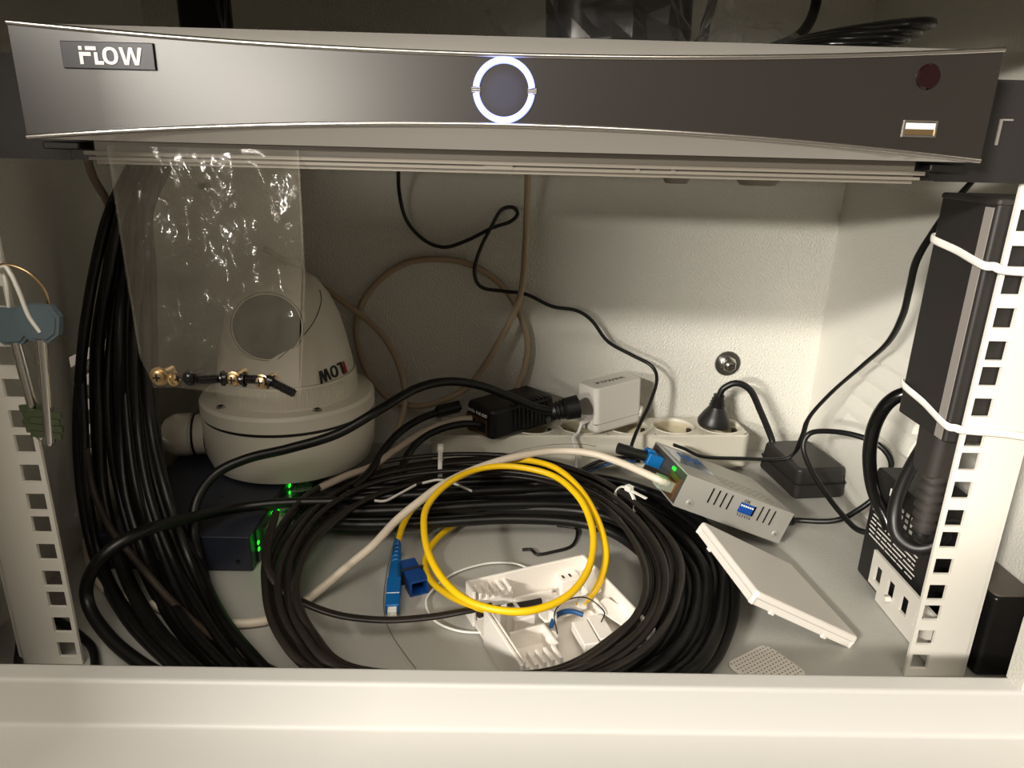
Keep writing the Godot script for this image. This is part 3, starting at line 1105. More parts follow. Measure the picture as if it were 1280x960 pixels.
# ------------------------------------------------------------------ power strip
func power_strip() -> void:
	var o := thing("power_strip", "white power strip lying along the foot of the back wall", "power strip", euler(Vector3(0, 3.0, 0), Vector3(0.0800, 0, -0.2795)))
	var L := 0.283
	var W := 0.045
	var H := 0.034
	var R := 0.008
	var B := 0.0018
	var m := Mesher.new()
	var outer := PackedVector3Array()
	var inner := PackedVector3Array()
	var dirs := PackedVector3Array()
	for cn in 4:
		for j in 6:
			var a := cn * PI / 2 + j * PI / 10
			var c := Vector3((L / 2 - R) * (1.0 if cn == 0 or cn == 3 else -1.0), 0, (W / 2 - R) * (1.0 if cn < 2 else -1.0))
			var d := Vector3(cos(a), 0, sin(a))
			dirs.append(d)
			outer.append(c + d * R)
			inner.append(c + d * (R - B))
	var up := Vector3.UP
	for i in outer.size():
		var j := (i + 1) % outer.size()
		m.quad(outer[i] + up * 0.004, outer[j] + up * 0.004, outer[j] + up * (H - B), outer[i] + up * (H - B), dirs[i], dirs[j], dirs[j], dirs[i])
		m.quad(outer[i] + up * (H - B), outer[j] + up * (H - B), inner[j] + up * H, inner[i] + up * H, dirs[i], dirs[j], (dirs[j] + up * 2).normalized(), (dirs[i] + up * 2).normalized())
	# top: six cells with round openings, rounded ends
	var pitch := 0.0425
	var x_end := L / 2 - R
	var hz := W / 2 - B
	var first := 0.1190
	var rr := 0.0192
	var lastx := first - 5.5 * pitch
	for k in 6:
		var cx := first - k * pitch
		var x1 := minf(cx + pitch / 2, L / 2 - B) if k == 0 else cx + pitch / 2
		var x0 := cx - pitch / 2
		for q in 48:
			var pts := []
			for e in 2:
				var a := TAU * (q + e) / 48.0
				var d := Vector3(cos(a), 0, sin(a))
				var t := minf((x1 - cx) / maxf(d.x, 1e-6) if d.x > 0 else (cx - x0) / maxf(-d.x, 1e-6), hz / maxf(absf(d.z), 1e-6))
				pts.append(Vector3(cx, H, 0) + d * rr)
				var far := Vector3(cx, H, 0) + d * t
				if far.x > x_end:
					# keep inside the rounded end
					var lim := x_end + sqrt(maxf(0.0, (R - B) * (R - B) - pow(maxf(absf(far.z) - (W / 2 - R), 0.0), 2)))
					far.x = minf(far.x, lim)
				pts.append(far)
			m.flat(pts[0], pts[2], pts[3], pts[1], up)
	m.flat(Vector3(lastx, H, -hz), Vector3(lastx, H, hz), Vector3(-x_end, H, hz), Vector3(-x_end, H, -hz), up)
	m.flat(Vector3(-x_end, H, -hz + R), Vector3(-x_end, H, hz - R), Vector3(-L / 2 + B, H, hz - R), Vector3(-L / 2 + B, H, -hz + R), up)
	part("body", m, M.strip_white, o)
	m = Mesher.new()
	m.rbox(Vector3(0, 0.0025, 0), Vector3(L - 0.012, 0.005, 0.038), 0.005, 0.001)
	part("base", m, M.strip_white, o)
	for k in 6:
		var x := first - pitch * k
		m = Mesher.new()
		m.lathe([Vector2(rr + 0.0006, H), Vector2(rr, H + 0.0008), Vector2(rr - 0.0012, H + 0.0004), Vector2(rr - 0.0018, H - 0.002)], 40, Vector3(x, 0, 0))
		var s := part("socket", m, M.strip_white, o)
		m = Mesher.new()
		m.xf = Transform3D(Basis(), Vector3(x, 0, 0))
		for q in 40:
			var a := TAU * q / 40.0
			var b := TAU * (q + 1) / 40.0
			var da := Vector3(cos(a), 0, sin(a))
			var db := Vector3(cos(b), 0, sin(b))
			var ra := rr - 0.0018
			m.quad(da * ra + up * (H - 0.002), db * ra + up * (H - 0.002), db * (ra - 0.001) + up * 0.018, da * (ra - 0.001) + up * 0.018, -da, -db, -db, -da)
			m.tri(up * 0.018, da * (ra - 0.001) + up * 0.018, db * (ra - 0.001) + up * 0.018, up, up, up)
		part("socket_well", m, M.socket_cream, s)
		m = Mesher.new()
		for q in [-1.0, 1.0]:
			m.box(Vector3(x + q * (rr - 0.0045), 0.025, 0), Vector3(0.003, 0.012, 0.005))
			m.spun(Vector3(x, 0.0180, q * 0.0095), Vector3(x, 0.0186, q * 0.0095), [Vector2(0, 0), Vector2(0.0026, 0), Vector2(0.0026, 1), Vector2(0, 1)], 14)
		part("socket_contact", m, M.socket_dark, s)

# ------------------------------------------------------------------ adapters on the strip
func adapters() -> void:
	# injector: port face on local -x
	var o := thing("power_injector", "black ribbed power injector with two network ports, sitting on the power strip", "power injector", euler(Vector3(-1.0, 38, 0.5), Vector3(0.0085, 0.0358, -0.2725)))
	var S := Vector3(0.073, 0.027, 0.041)
	var m := Mesher.new()
	m.rbox(Vector3(0, S.y / 2, 0), S, 0.006, 0.004, 0.96, 4)
	part("body", m, M.black_plastic, o)
	m = Mesher.new()
	for k in 9:
		var x := -0.012 + k * 0.0046
		m.box(Vector3(x, S.y - 0.0001, 0.0155), Vector3(0.0018, 0.0012, 0.009))
		m.box(Vector3(x, S.y * 0.5, S.z / 2), Vector3(0.0018, S.y * 0.75, 0.0014))
	part("grip_ribs", m, M.black_plastic, o)
	for k in 2:
		m = Mesher.new()
		m.xf = Transform3D(Basis(Vector3(0, 0, 1), Vector3.UP, Vector3(-1, 0, 0)), Vector3(-S.x / 2 + 0.0002, 0.0105, -0.0075 + k * 0.0145))
		m.plate(Rect2(-0.0070, -0.0070, 0.014, 0.0140), [Rect2(-0.0058, -0.0056, 0.0116, 0.0095)], 0.0, 0.0010)
		var pt := part("port", m, M.contact, o)
		m = Mesher.new()
		m.xf = Transform3D(Basis(Vector3(0, 0, 1), Vector3.UP, Vector3(-1, 0, 0)), Vector3(-S.x / 2 + 0.0002, 0.0105, -0.0075 + k * 0.0145))
		m.box(Vector3(0, -0.001, 0.0003), Vector3(0.0116, 0.0095, 0.0004))
		part("port_recess", m, M.dark_hole, pt)
	var tx := Basis(Vector3(0, 0, 1), Vector3.UP, Vector3(-1, 0, 0))
	lettering("lettering", "DATA", 0.0028, 0.0003, M.white_print, o, Transform3D(tx, Vector3(-S.x / 2 - 0.0003, 0.0205, -0.0085)), true)
	lettering("lettering", "PoE OUT", 0.0028, 0.0003, M.white_print, o, Transform3D(tx, Vector3(-S.x / 2 - 0.0003, 0.0205, 0.0065)), true)
	m = Mesher.new()
	m.spun(Vector3(0.026, 0.006, S.z / 2), Vector3(0.026, 0.006, S.z / 2 + 0.0014), [Vector2(0, 0), Vector2(0.0032, 0), Vector2(0.0028, 1), Vector2(0, 1)], 18)
	part("screw", m, M.steel, o)
	# mains plug lead socket at its far end
	m = Mesher.new()
	var a := pz([Vector3(688, 515, -0.238), Vector3(722, 508, -0.243)])
	m.spun(a[0], a[1], [Vector2(0, 0), Vector2(0.0072, 0), Vector2(0.0082, 0.12), Vector2(0.0070, 0.18), Vector2(0.0084, 0.26), Vector2(0.0072, 0.32), Vector2(0.0088, 0.40), Vector2(0.0076, 0.46), Vector2(0.0100, 0.55), Vector2(0.0105, 1), Vector2(0, 1)], 8)
	solo("mains_plug", m, M.black_plastic, "black ribbed mains plug between the injector and the white adapter", "plug")
	# white adapter
	var w := thing("plug_adapter", "white plug-in power adapter standing on the power strip", "power adapter", euler(Vector3(-2.2, 31.8, 2.2), Vector3(0.0975, 0.0358, -0.2785)))
	var T := Vector3(0.0520, 0.0405, 0.0265)
	m = Mesher.new()
	m.rbox(Vector3(0, T.y / 2 + 0.002, 0), T, 0.0045, 0.0012, 1.02, 4)
	part("body", m, M.white_plastic, w)
	m = Mesher.new()
	m.rbox(Vector3(0, 0.0035, 0), Vector3(T.x * 0.97, 0.005, T.z * 0.95), 0.004, 0.001)
	part("base", m, M.white_plastic, w)
	m = Mesher.new()
	m.box(Vector3(0, 0.0095, 0), Vector3(T.x + 0.0001, 0.0004, T.z + 0.0001))
	part("seam", m, M.grey_print, w)
	lettering("lettering", "POWER", 0.0042, 0.0003, M.grey_print, w, Transform3D(Basis(Vector3(1, 0, 0), Vector3(0, 0, -1), Vector3(0, 1, 0)), Vector3(-0.001, T.y + 0.0021, 0.001)), true, 1.6)
	m = Mesher.new()
	m.spun(Vector3(0.0245, 0.0105, 0.006), Vector3(0.029, 0.0085, 0.010), [Vector2(0, 0), Vector2(0.006, 0), Vector2(0.006, 0.8), Vector2(0.005, 1), Vector2(0, 1)], 16)
	part("plug_side", m, M.white_plastic, w)
	m = Mesher.new()
	var sx := -T.x / 2
	m.spun(Vector3(sx, 0.014, 0.003), Vector3(sx - 0.010, 0.011, 0.005), [Vector2(0, 0), Vector2(0.0038, 0), Vector2(0.0038, 0.2), Vector2(0.003, 0.25), Vector2(0.0034, 0.4), Vector2(0.0027, 0.45), Vector2(0.003, 0.6), Vector2(0.0024, 0.65), Vector2(0.0026, 0.85), Vector2(0.002, 1), Vector2(0, 1)], 16)
	part("strain_relief", m, M.white_plastic, w)
	var st: Vector3 = w.transform * Vector3(sx - 0.0095, 0.0112, 0.005)
	var pts := PackedVector3Array([st + Vector3(0.001, 0.0004, -0.0003), st, st + Vector3(-0.003, -0.007, 0.004)])
	pts.append(fz(716, 548, -0.247))
	pts.append(fz(721, 566, -0.245))
	pts.append(fz(720, 580, -0.244))
	pts.append(fz(721, 592, -0.240))
	m = Mesher.new()
	m.tube(smooth(local(w, pts)), 0.0013, 8)
	part("lead", m, M.thin_white, w)
	# flat power brick by the right wall
	var b := thing("power_brick", "flat black power brick lying on the floor at the right end of the power strip", "power brick", euler(Vector3(0, -83, 0), Vector3(0.2612, 0, -0.243)))
	m = Mesher.new()
	m.rbox(Vector3(0, 0.0135, 0), Vector3(0.066, 0.0268, 0.0455), 0.005, 0.003, 0.93, 4)
	part("body", m, M.brick_black, b)
	m = Mesher.new()
	m.rbox(Vector3(0, 0.0135, 0), Vector3(0.0664, 0.0008, 0.0459), 0.005, 0.0002)
	part("seam", m, M.dark_hole, b)
	# plug of that brick, in the last socket
	var pl := thing("mains_plug", "black mains plug pushed into the rightmost socket of the power strip", "plug", Transform3D(Basis(), fz(892, 528, -0.283)))
	var base := pl.position
	m = Mesher.new()
	var tip := fz(899, 494, -0.281) - base
	m.spun(Vector3(0, -0.001, 0), tip, [Vector2(0, 0), Vector2(0.0145, 0), Vector2(0.0145, 0.12), Vector2(0.011, 0.35), Vector2(0.0075, 0.55), Vector2(0.0065, 0.62), Vector2(0.0072, 0.66), Vector2(0.0056, 0.7), Vector2(0.0066, 0.76), Vector2(0.005, 0.8), Vector2(0.006, 0.86), Vector2(0.0045, 0.9), Vector2(0.005, 1), Vector2(0, 1)], 20)
	part("plug_body", m, M.black_plastic, pl)
	m = Mesher.new()
	m.tube(smooth(local(pl, pz([Vector3(899, 495, -0.281), Vector3(905, 485, -0.28), Vector3(921, 479, -0.278), Vector3(938, 488, -0.276), Vector3(951, 515, -0.274), Vector3(964, 547, -0.270), Vector3(966, 560, -0.266)]))), 0.0029)
	part("lead", m, M.black_cable, pl)

# ------------------------------------------------------------------ media converter
func converter() -> void:
	var o := thing("media_converter", "silver media converter box with a blue switch block, propped on the black cables", "media converter", euler(Vector3(-3.2, 7.9, -22.5), Vector3(0.1605, 0.0321, -0.1592)))
	var S := Vector3(0.0888, 0.0245, 0.067)
	var h := S * 0.5
	var m := Mesher.new()
	var slots := []
	for k in 4:
		slots.append(Rect2(-0.0225 + k * 0.0052, -0.002, 0.0018, 0.0115))
	for k in 3:
		slots.append(Rect2(0.0190 + k * 0.0052, -0.002, 0.0018, 0.0115))
	slots.append(Rect2(0.0020, -0.0005, 0.0135, 0.0078))
	m.plate(Rect2(-h.x, -h.y, S.x, S.y), slots, h.z - 0.001, h.z)
	part("front_cover", m, M.aluminium, o)
	m = Mesher.new()
	m.box(Vector3(0, h.y - 0.0005, -0.0005), Vector3(S.x, 0.001, S.z - 0.001))
	m.box(Vector3(0, -h.y + 0.0005, -0.0005), Vector3(S.x, 0.001, S.z - 0.001))
	m.box(Vector3(0, 0, -h.z + 0.0005), Vector3(S.x, S.y, 0.001))
	m.box(Vector3(h.x - 0.0005, 0, 0), Vector3(0.001, S.y - 0.002, S.z - 0.002))
	part("case", m, M.aluminium, o)
	m = Mesher.new()
	m.box(Vector3(0, 0, h.z - 0.004), Vector3(S.x - 0.004, S.y - 0.004, 0.001))
	part("dark_inside", m, M.dark_hole, o)
	m = Mesher.new()
	m.box(Vector3(-h.x + 0.0005, 0, 0), Vector3(0.001, S.y - 0.002, S.z - 0.002))
	part("port_panel", m, M.port_face, o)
	m = Mesher.new()
	m.xf = Transform3D(Basis(Vector3(0, 0, 1), Vector3.UP, Vector3(-1, 0, 0)), Vector3(-h.x, -0.002, 0.019))
	m.plate(Rect2(-0.0085, -0.008, 0.017, 0.016), [Rect2(-0.0060, -0.006, 0.012, 0.010)], 0.0, 0.0012)
	part("network_port", m, M.contact, o)
	m = Mesher.new()
	m.box(Vector3(0.00775, 0.0034, h.z - 0.0010), Vector3(0.0112, 0.0074, 0.002))
	var dip := part("switch_block", m, M.dip_blue, o, "blue block of small switches")
	for k in 6:
		m = Mesher.new()
		m.box(Vector3(0.0032 + k * 0.0018, 0.0052, h.z + 0.0003), Vector3(0.0009, 0.0012, 0.0008))
		part("switch_lever", m, M.white_print, dip)
	lettering("lettering", "1 2 3 4 5 6", 0.0022, 0.0002, M.dark_print, o, Transform3D(Basis(), Vector3(0.0085, -0.0022, h.z)), true, 0.8)
	lettering("lettering", "ON", 0.0022, 0.0002, M.dark_print, o, Transform3D(Basis(), Vector3(0.0060, 0.0088, h.z)), true)
	for x in [-0.034, 0.038]:
		m = Mesher.new()
		m.spun(Vector3(x, -0.0065, h.z), Vector3(x, -0.0065, h.z + 0.0008), [Vector2(0, 0), Vector2(0.0028, 0), Vector2(0.0022, 1), Vector2(0, 1)], 20)
		var s := part("screw", m, M.aluminium, o)
		m = Mesher.new()
		m.box(Vector3(x, -0.0065, h.z + 0.0008), Vector3(0.0026, 0.0005, 0.0003))
		m.box(Vector3(x, -0.0065, h.z + 0.0008), Vector3(0.0005, 0.0026, 0.0003))
		part("recess", m, M.grey_print, s)
	# printed lines and a peeling film on top
	m = Mesher.new()
	for k in 4:
		for q in 9:
			m.box(Vector3(-0.010 + q * 0.005, h.y + 0.0001, 0.008 + k * 0.0055), Vector3(0.0035, 0.0002, 0.0006))
	part("print_lines", m, M.grey_print, o)
	m = Mesher.new()
	m.box(Vector3(-0.026, h.y + 0.0004, -0.008), Vector3(0.030, 0.0003, 0.034))
	var fl := part("film", m, M.film, o)
	m = Mesher.new()
	for k in 5:
		m.box(Vector3(-0.030 + k * 0.004, h.y + 0.0007, -0.016 + (k % 2) * 0.004), Vector3(0.003, 0.0003, 0.009))
	part("film_print", m, M.blue_print, fl)
	# green lamp on the port side
	m = Mesher.new()
	m.rbox(Vector3(-h.x - 0.0003, 0.0078, 0.012), Vector3(0.0014, 0.0024, 0.0044), 0.0005, 0.0004)
	part("led", m, M.led_green, o)
	var l := OmniLight3D.new()
	l.name = "led_glow"
	l.light_color = Color(0.15, 1.0, 0.2)
	l.light_energy = 0.00004
	l.light_size = 0.003
	l.omni_range = 5.0
	l.omni_attenuation = 2.0
	l.shadow_enabled = true
	o.add_child(l)
	l.position = Vector3(-h.x - 0.005, 0.0078, 0.012)
	# blue duplex fibre plug in the far port
	var c := thing("fiber_plug", "blue fiber plug with a black boot in the end of the media converter", "connector", Transform3D(o.transform.basis, o.transform * Vector3(-h.x, 0, -0.014)))
	m = Mesher.new()
	m.rbox(Vector3(-0.006, 0.003, 0), Vector3(0.012, 0.0095, 0.013), 0.001, 0.0006)
	m.rbox(Vector3(-0.010, 0.0085, 0), Vector3(0.006, 0.002, 0.006), 0.0008, 0.0004)
	part("plug_body", m, M.connector_blue, c)
	m = Mesher.new()
	m.spun(Vector3(-0.012, 0.003, 0), Vector3(-0.034, 0.0008, -0.002), [Vector2(0, 0), Vector2(0.0042, 0), Vector2(0.0036, 0.45), Vector2(0.0042, 0.5), Vector2(0.0042, 1), Vector2(0, 1)], 16)
	part("boot", m, M.black_plastic, c)
	# clear network plug and white cable
	var np: Vector3 = o.transform * Vector3(-h.x, -0.002, 0.019)
	var ax: Vector3 = -o.transform.basis.x
	var pg := thing("network_plug", "clear network plug on the white cable in the media converter", "plug", Transform3D(o.transform.basis, np))
	m = Mesher.new()
	m.rbox(Vector3(-0.006, -0.001, 0), Vector3(0.013, 0.0080, 0.0115), 0.001, 0.0005)
	part("plug_body", m, M.plug_clear, pg)
	m = Mesher.new()
	for k in 8:
		m.box(Vector3(-0.001, 0.0032, -0.0038 + k * 0.0011), Vector3(0.006, 0.0006, 0.0005))
	part("contact", m, M.contact, pg)
	m = Mesher.new()
	var w := PackedVector3Array([np + ax * 0.004, np + ax * 0.012])
	w.append_array(py([Vector3(775, 578, 0.054), Vector3(735, 566, 0.056), Vector3(690, 564, 0.055), Vector3(640, 572, 0.056), Vector3(595, 586, 0.054), Vector3(553, 606, 0.050), Vector3(524, 627, 0.044), Vector3(495, 651, 0.036), Vector3(466, 682, 0.028), Vector3(437, 706, 0.019), Vector3(400, 737, 0.009), Vector3(372, 757, 0.004), Vector3(335, 775, 0.0035), Vector3(285, 780, 0.0035), Vector3(235, 776, 0.0035), Vector3(190, 755, 0.0035)]))
	m.tube(smooth(w), 0.0028)
	solo("white_cable", m, M.white_cable, "thick white network cable arching over the coil from the media converter to the left", "cable")
	# supply plug at the right end
	var sp := thing("supply_plug", "black ribbed supply plug in the right end of the media converter", "plug", Transform3D(o.transform.basis, o.transform * Vector3(h.x, -0.002, 0.006)))
	m = Mesher.new()
	m.spun(Vector3(0, 0, 0), Vector3(0.024, 0.002, -0.002), [Vector2(0, 0), Vector2(0.0054, 0), Vector2(0.0052, 0.4), Vector2(0.0044, 0.5), Vector2(0.0052, 0.55), Vector2(0.0042, 0.6), Vector2(0.005, 0.68), Vector2(0.004, 0.74), Vector2(0.0046, 0.82), Vector2(0.0034, 0.9), Vector2(0.0036, 1), Vector2(0, 1)], 16)
	part("plug_body", m, M.black_plastic, sp)
	m = Mesher.new()
	var s0: Vector3 = sp.transform * Vector3(0.022, 0.002, -0.002)
	var q := PackedVector3Array([s0])
	q.append_array(pz([Vector3(1042, 651, -0.150), Vector3(1075, 636, -0.150), Vector3(1100, 615, -0.150), Vector3(1113, 592, -0.152), Vector3(1112, 572, -0.155), Vector3(1095, 554, -0.162), Vector3(1065, 543, -0.175), Vector3(1035, 539, -0.19), Vector3(1014, 541, -0.2), Vector3(1005, 552, -0.2), Vector3(1006, 568, -0.195), Vector3(1018, 595, -0.18), Vector3(1038, 625, -0.16), Vector3(1056, 647, -0.14), Vector3(1072, 662, -0.125), Vector3(1096, 668, -0.115)]))
	m.tube(smooth(local(sp, q)), 0.0021)
	part("lead", m, M.black_cable, sp)

# ------------------------------------------------------------------ right side
func tie_loop(pts: PackedVector3Array, wide := 0.0020, up := Vector3.UP, thick := 0.0006) -> Mesher:
	var m := Mesher.new()
	m.tube(pts, wide, 8, thick / wide, true, false, up)
	return m

func right_side() -> void:
	# tall adapter strapped to the back of the rail
	var X0 := 0.2195
	var o := thing("tall_adapter", "tall black adapter strapped upright behind the right rack rail", "power adapter", Transform3D(Basis(), Vector3(0.2375, 0.139, -0.0255)))
	var m := Mesher.new()
	m.rbox(Vector3(0, 0.0585, 0), Vector3(0.036, 0.117, 0.045), 0.002, 0.0012)
	part("body", m, M.brick_black, o)
	m = Mesher.new()
	m.box(Vector3(-0.0181, 0.0575, 0.0172), Vector3(0.0006, 0.113, 0.0060))
	part("edge_strip", m, M.grey_strip, o)
	m = Mesher.new()
	m.rbox(Vector3(0, 0.1165, 0), Vector3(0.037, 0.003, 0.046), 0.002, 0.001)
	part("end_cap", m, M.dusty_black, o)
	for yv in [[0.2345, 0.2275, 0.226], [0.1565, 0.1485, 0.1475]]:
		var a: float = yv[0]
		var b: float = yv[1]
		var c: float = yv[2]
		var p := PackedVector3Array([Vector3(0.262, a, -0.045), Vector3(0.240, a, -0.0488), Vector3(0.2188, a, -0.0482), Vector3(0.2185, (a + b) / 2, -0.024), Vector3(0.2187, b, -0.004), Vector3(0.2215, b, 0.0006), Vector3(0.2262, c, 0.0010), Vector3(0.243, c - 0.001, 0.0013), Vector3(0.2595, c - 0.003, 0.0012), Vector3(0.262, c - 0.005, -0.004)])
		solo("cable_tie", tie_loop(smooth(p, 6), 0.0020), M.tie_white, "white cable tie around the tall adapter and right rail, %s of the two" % ("upper" if a > 0.2 else "lower"), "cable tie")
	# appliance plug beneath it, with ribbed relief and its thick lead
	var pg := thing("appliance_plug", "dusty black appliance plug with a ribbed neck below the tall adapter", "plug", Transform3D(Basis(), Vector3(0.2295, 0.098, -0.018)))
	m = Mesher.new()
	m.xf = Transform3D(Basis.from_euler(Vector3(0.05, 0, 0.0)), Vector3(0, 0.030, -0.003))
	m.rbox(Vector3(0, 0, 0), Vector3(0.015, 0.030, 0.020), 0.005, 0.003, 1.12)
	part("plug_body", m, M.dusty_black, pg)
	m = Mesher.new()
	var rp := [Vector2(0, 0), Vector2(0.0068, 0.0)]
	for k in 6:
		rp.append(Vector2(0.0076 - k * 0.0003, k / 6.0 + 0.03))
		rp.append(Vector2(0.0076 - k * 0.0003, k / 6.0 + 0.10))
		rp.append(Vector2(0.0058 - k * 0.0002, k / 6.0 + 0.115))
		rp.append(Vector2(0.0058 - k * 0.0002, k / 6.0 + 0.155))
	rp.append(Vector2(0.0055, 1.0))
	rp.append(Vector2(0, 1.0))
	m.spun(Vector3(0, 0.018, -0.001), Vector3(-0.001, -0.016, 0.001), rp, 20)
	part("strain_relief", m, M.dusty_black, pg)
	m = Mesher.new()
	var q := PackedVector3Array([pg.position + Vector3(-0.001, -0.012, 0.001), pg.position + Vector3(-0.001, -0.02, 0.0015)])
	q.append_array(pz([Vector3(1180, 668, -0.018), Vector3(1163, 683, -0.02), Vector3(1140, 684, -0.024), Vector3(1121, 668, -0.03), Vector3(1118, 640, -0.036), Vector3(1126, 610, -0.044), Vector3(1142, 578, -0.052), Vector3(1160, 548, -0.06), Vector3(1178, 515, -0.065)]))
	m.tube(smooth(local(pg, q)), 0.0038, 12)
	part("lead", m, M.black_plastic, pg)
	m = Mesher.new()
	m.tube(smooth(pz([Vector3(1190, 486, -0.07), Vector3(1140, 490, -0.075), Vector3(1112, 502, -0.08), Vector3(1094, 530, -0.085), Vector3(1087, 565, -0.09), Vector3(1089, 600, -0.09), Vector3(1096, 625, -0.088), Vector3(1106, 645, -0.083), Vector3(1112, 662, -0.078)])), 0.0042, 12)
	solo("thick_lead", m, M.black_gloss, "thick black lead bowing from behind the tall adapter down to the labelled brick", "cable")
	# twin lead climbing the right wall
	m = Mesher.new()
	m.tube(smooth(pz([Vector3(842, 556, -0.235), Vector3(856, 561, -0.235), Vector3(880, 571, -0.235), Vector3(930, 573, -0.238), Vector3(975, 574, -0.235), Vector3(993, 566, -0.232), Vector3(1003, 545, -0.225), Vector3(1012, 521, -0.22), Vector3(1040, 490, -0.205), Vector3(1078, 457, -0.185), Vector3(1110, 428, -0.16), Vector3(1128, 395, -0.135), Vector3(1137, 360, -0.115), Vector3(1146, 325, -0.1), Vector3(1170, 285, -0.085), Vector3(1200, 244, -0.07), Vector3(1236, 205, -0.06), Vector3(1262, 178, -0.05)]), 10), 0.0014, 10, 1.6)
	solo("twin_lead", m, M.black_cable, "thin black twin lead running from behind the media converter up the right wall", "cable")
	# labelled brick behind the bracket
	var b := thing("labelled_brick", "black brick with white print behind the right bracket", "power brick", Transform3D(Basis(), Vector3(0.2665, 0, -0.0700)))
	m = Mesher.new()
	m.rbox(Vector3(0, 0.0395, 0), Vector3(0.038, 0.079, 0.072), 0.003, 0.002)
	part("body", m, M.black_plastic, b)
	m = Mesher.new()
	for k in 8:
		var zz := -0.026
		while zz < 0.026:
			var ln := rng.randf_range(0.003, 0.0075)
			m.box(Vector3(-0.0191, 0.033 + k * 0.0030, minf(zz, 0.024)), Vector3(0.0003, 0.0008, ln))
			zz += ln + 0.0012
	for k in 3:
		for j in 3:
			m.box(Vector3(-0.0191, 0.0585 + k * 0.004, 0.002 + j * 0.006), Vector3(0.0003, 0.0022, 0.0030))
	var lb := part("print_lines", m, M.white_print, b)
	m = Mesher.new()
	m.box(Vector3(-0.0192, 0.071, -0.012), Vector3(0.0004, 0.005, 0.005))
	part("label_mark", m, M.white_print, b)
	# big dark box outside the rail
	var u := thing("backup_battery", "glossy black battery box standing between the right rail and the side wall", "battery box", Transform3D(Basis(Vector3.UP, 0.03), Vector3(0.2762, 0, -0.050)))
	m = Mesher.new()
	m.rbox(Vector3(0.0, 0.0255, 0.0), Vector3(0.0245, 0.051, 0.098), 0.003, 0.002)
	part("body", m, M.ups_black, u)
	m = Mesher.new()
	m.rbox(Vector3(0.0, 0.0514, 0.0), Vector3(0.0230, 0.0014, 0.096), 0.003, 0.0006)
	part("lid", m, M.ups_top, u)

# ------------------------------------------------------------------ fibre outlet box
func rect_xz(m: Mesher, o: Node3D, u: float, v: float, y0: float, y1: float, sx: float, sz: float, turn := 0.0) -> void:
	var p: Vector3 = o.transform.affine_inverse() * fy(u, v, y1)
	var old := m.xf
	m.xf = Transform3D(Basis(Vector3.UP, turn), Vector3(p.x, (y0 + y1) / 2, p.z))
	m.rbox(Vector3.ZERO, Vector3(sx, y1 - y0, sz), minf(sx, sz) * 0.25, 0.0004, 1.0, 2)
	m.xf = old

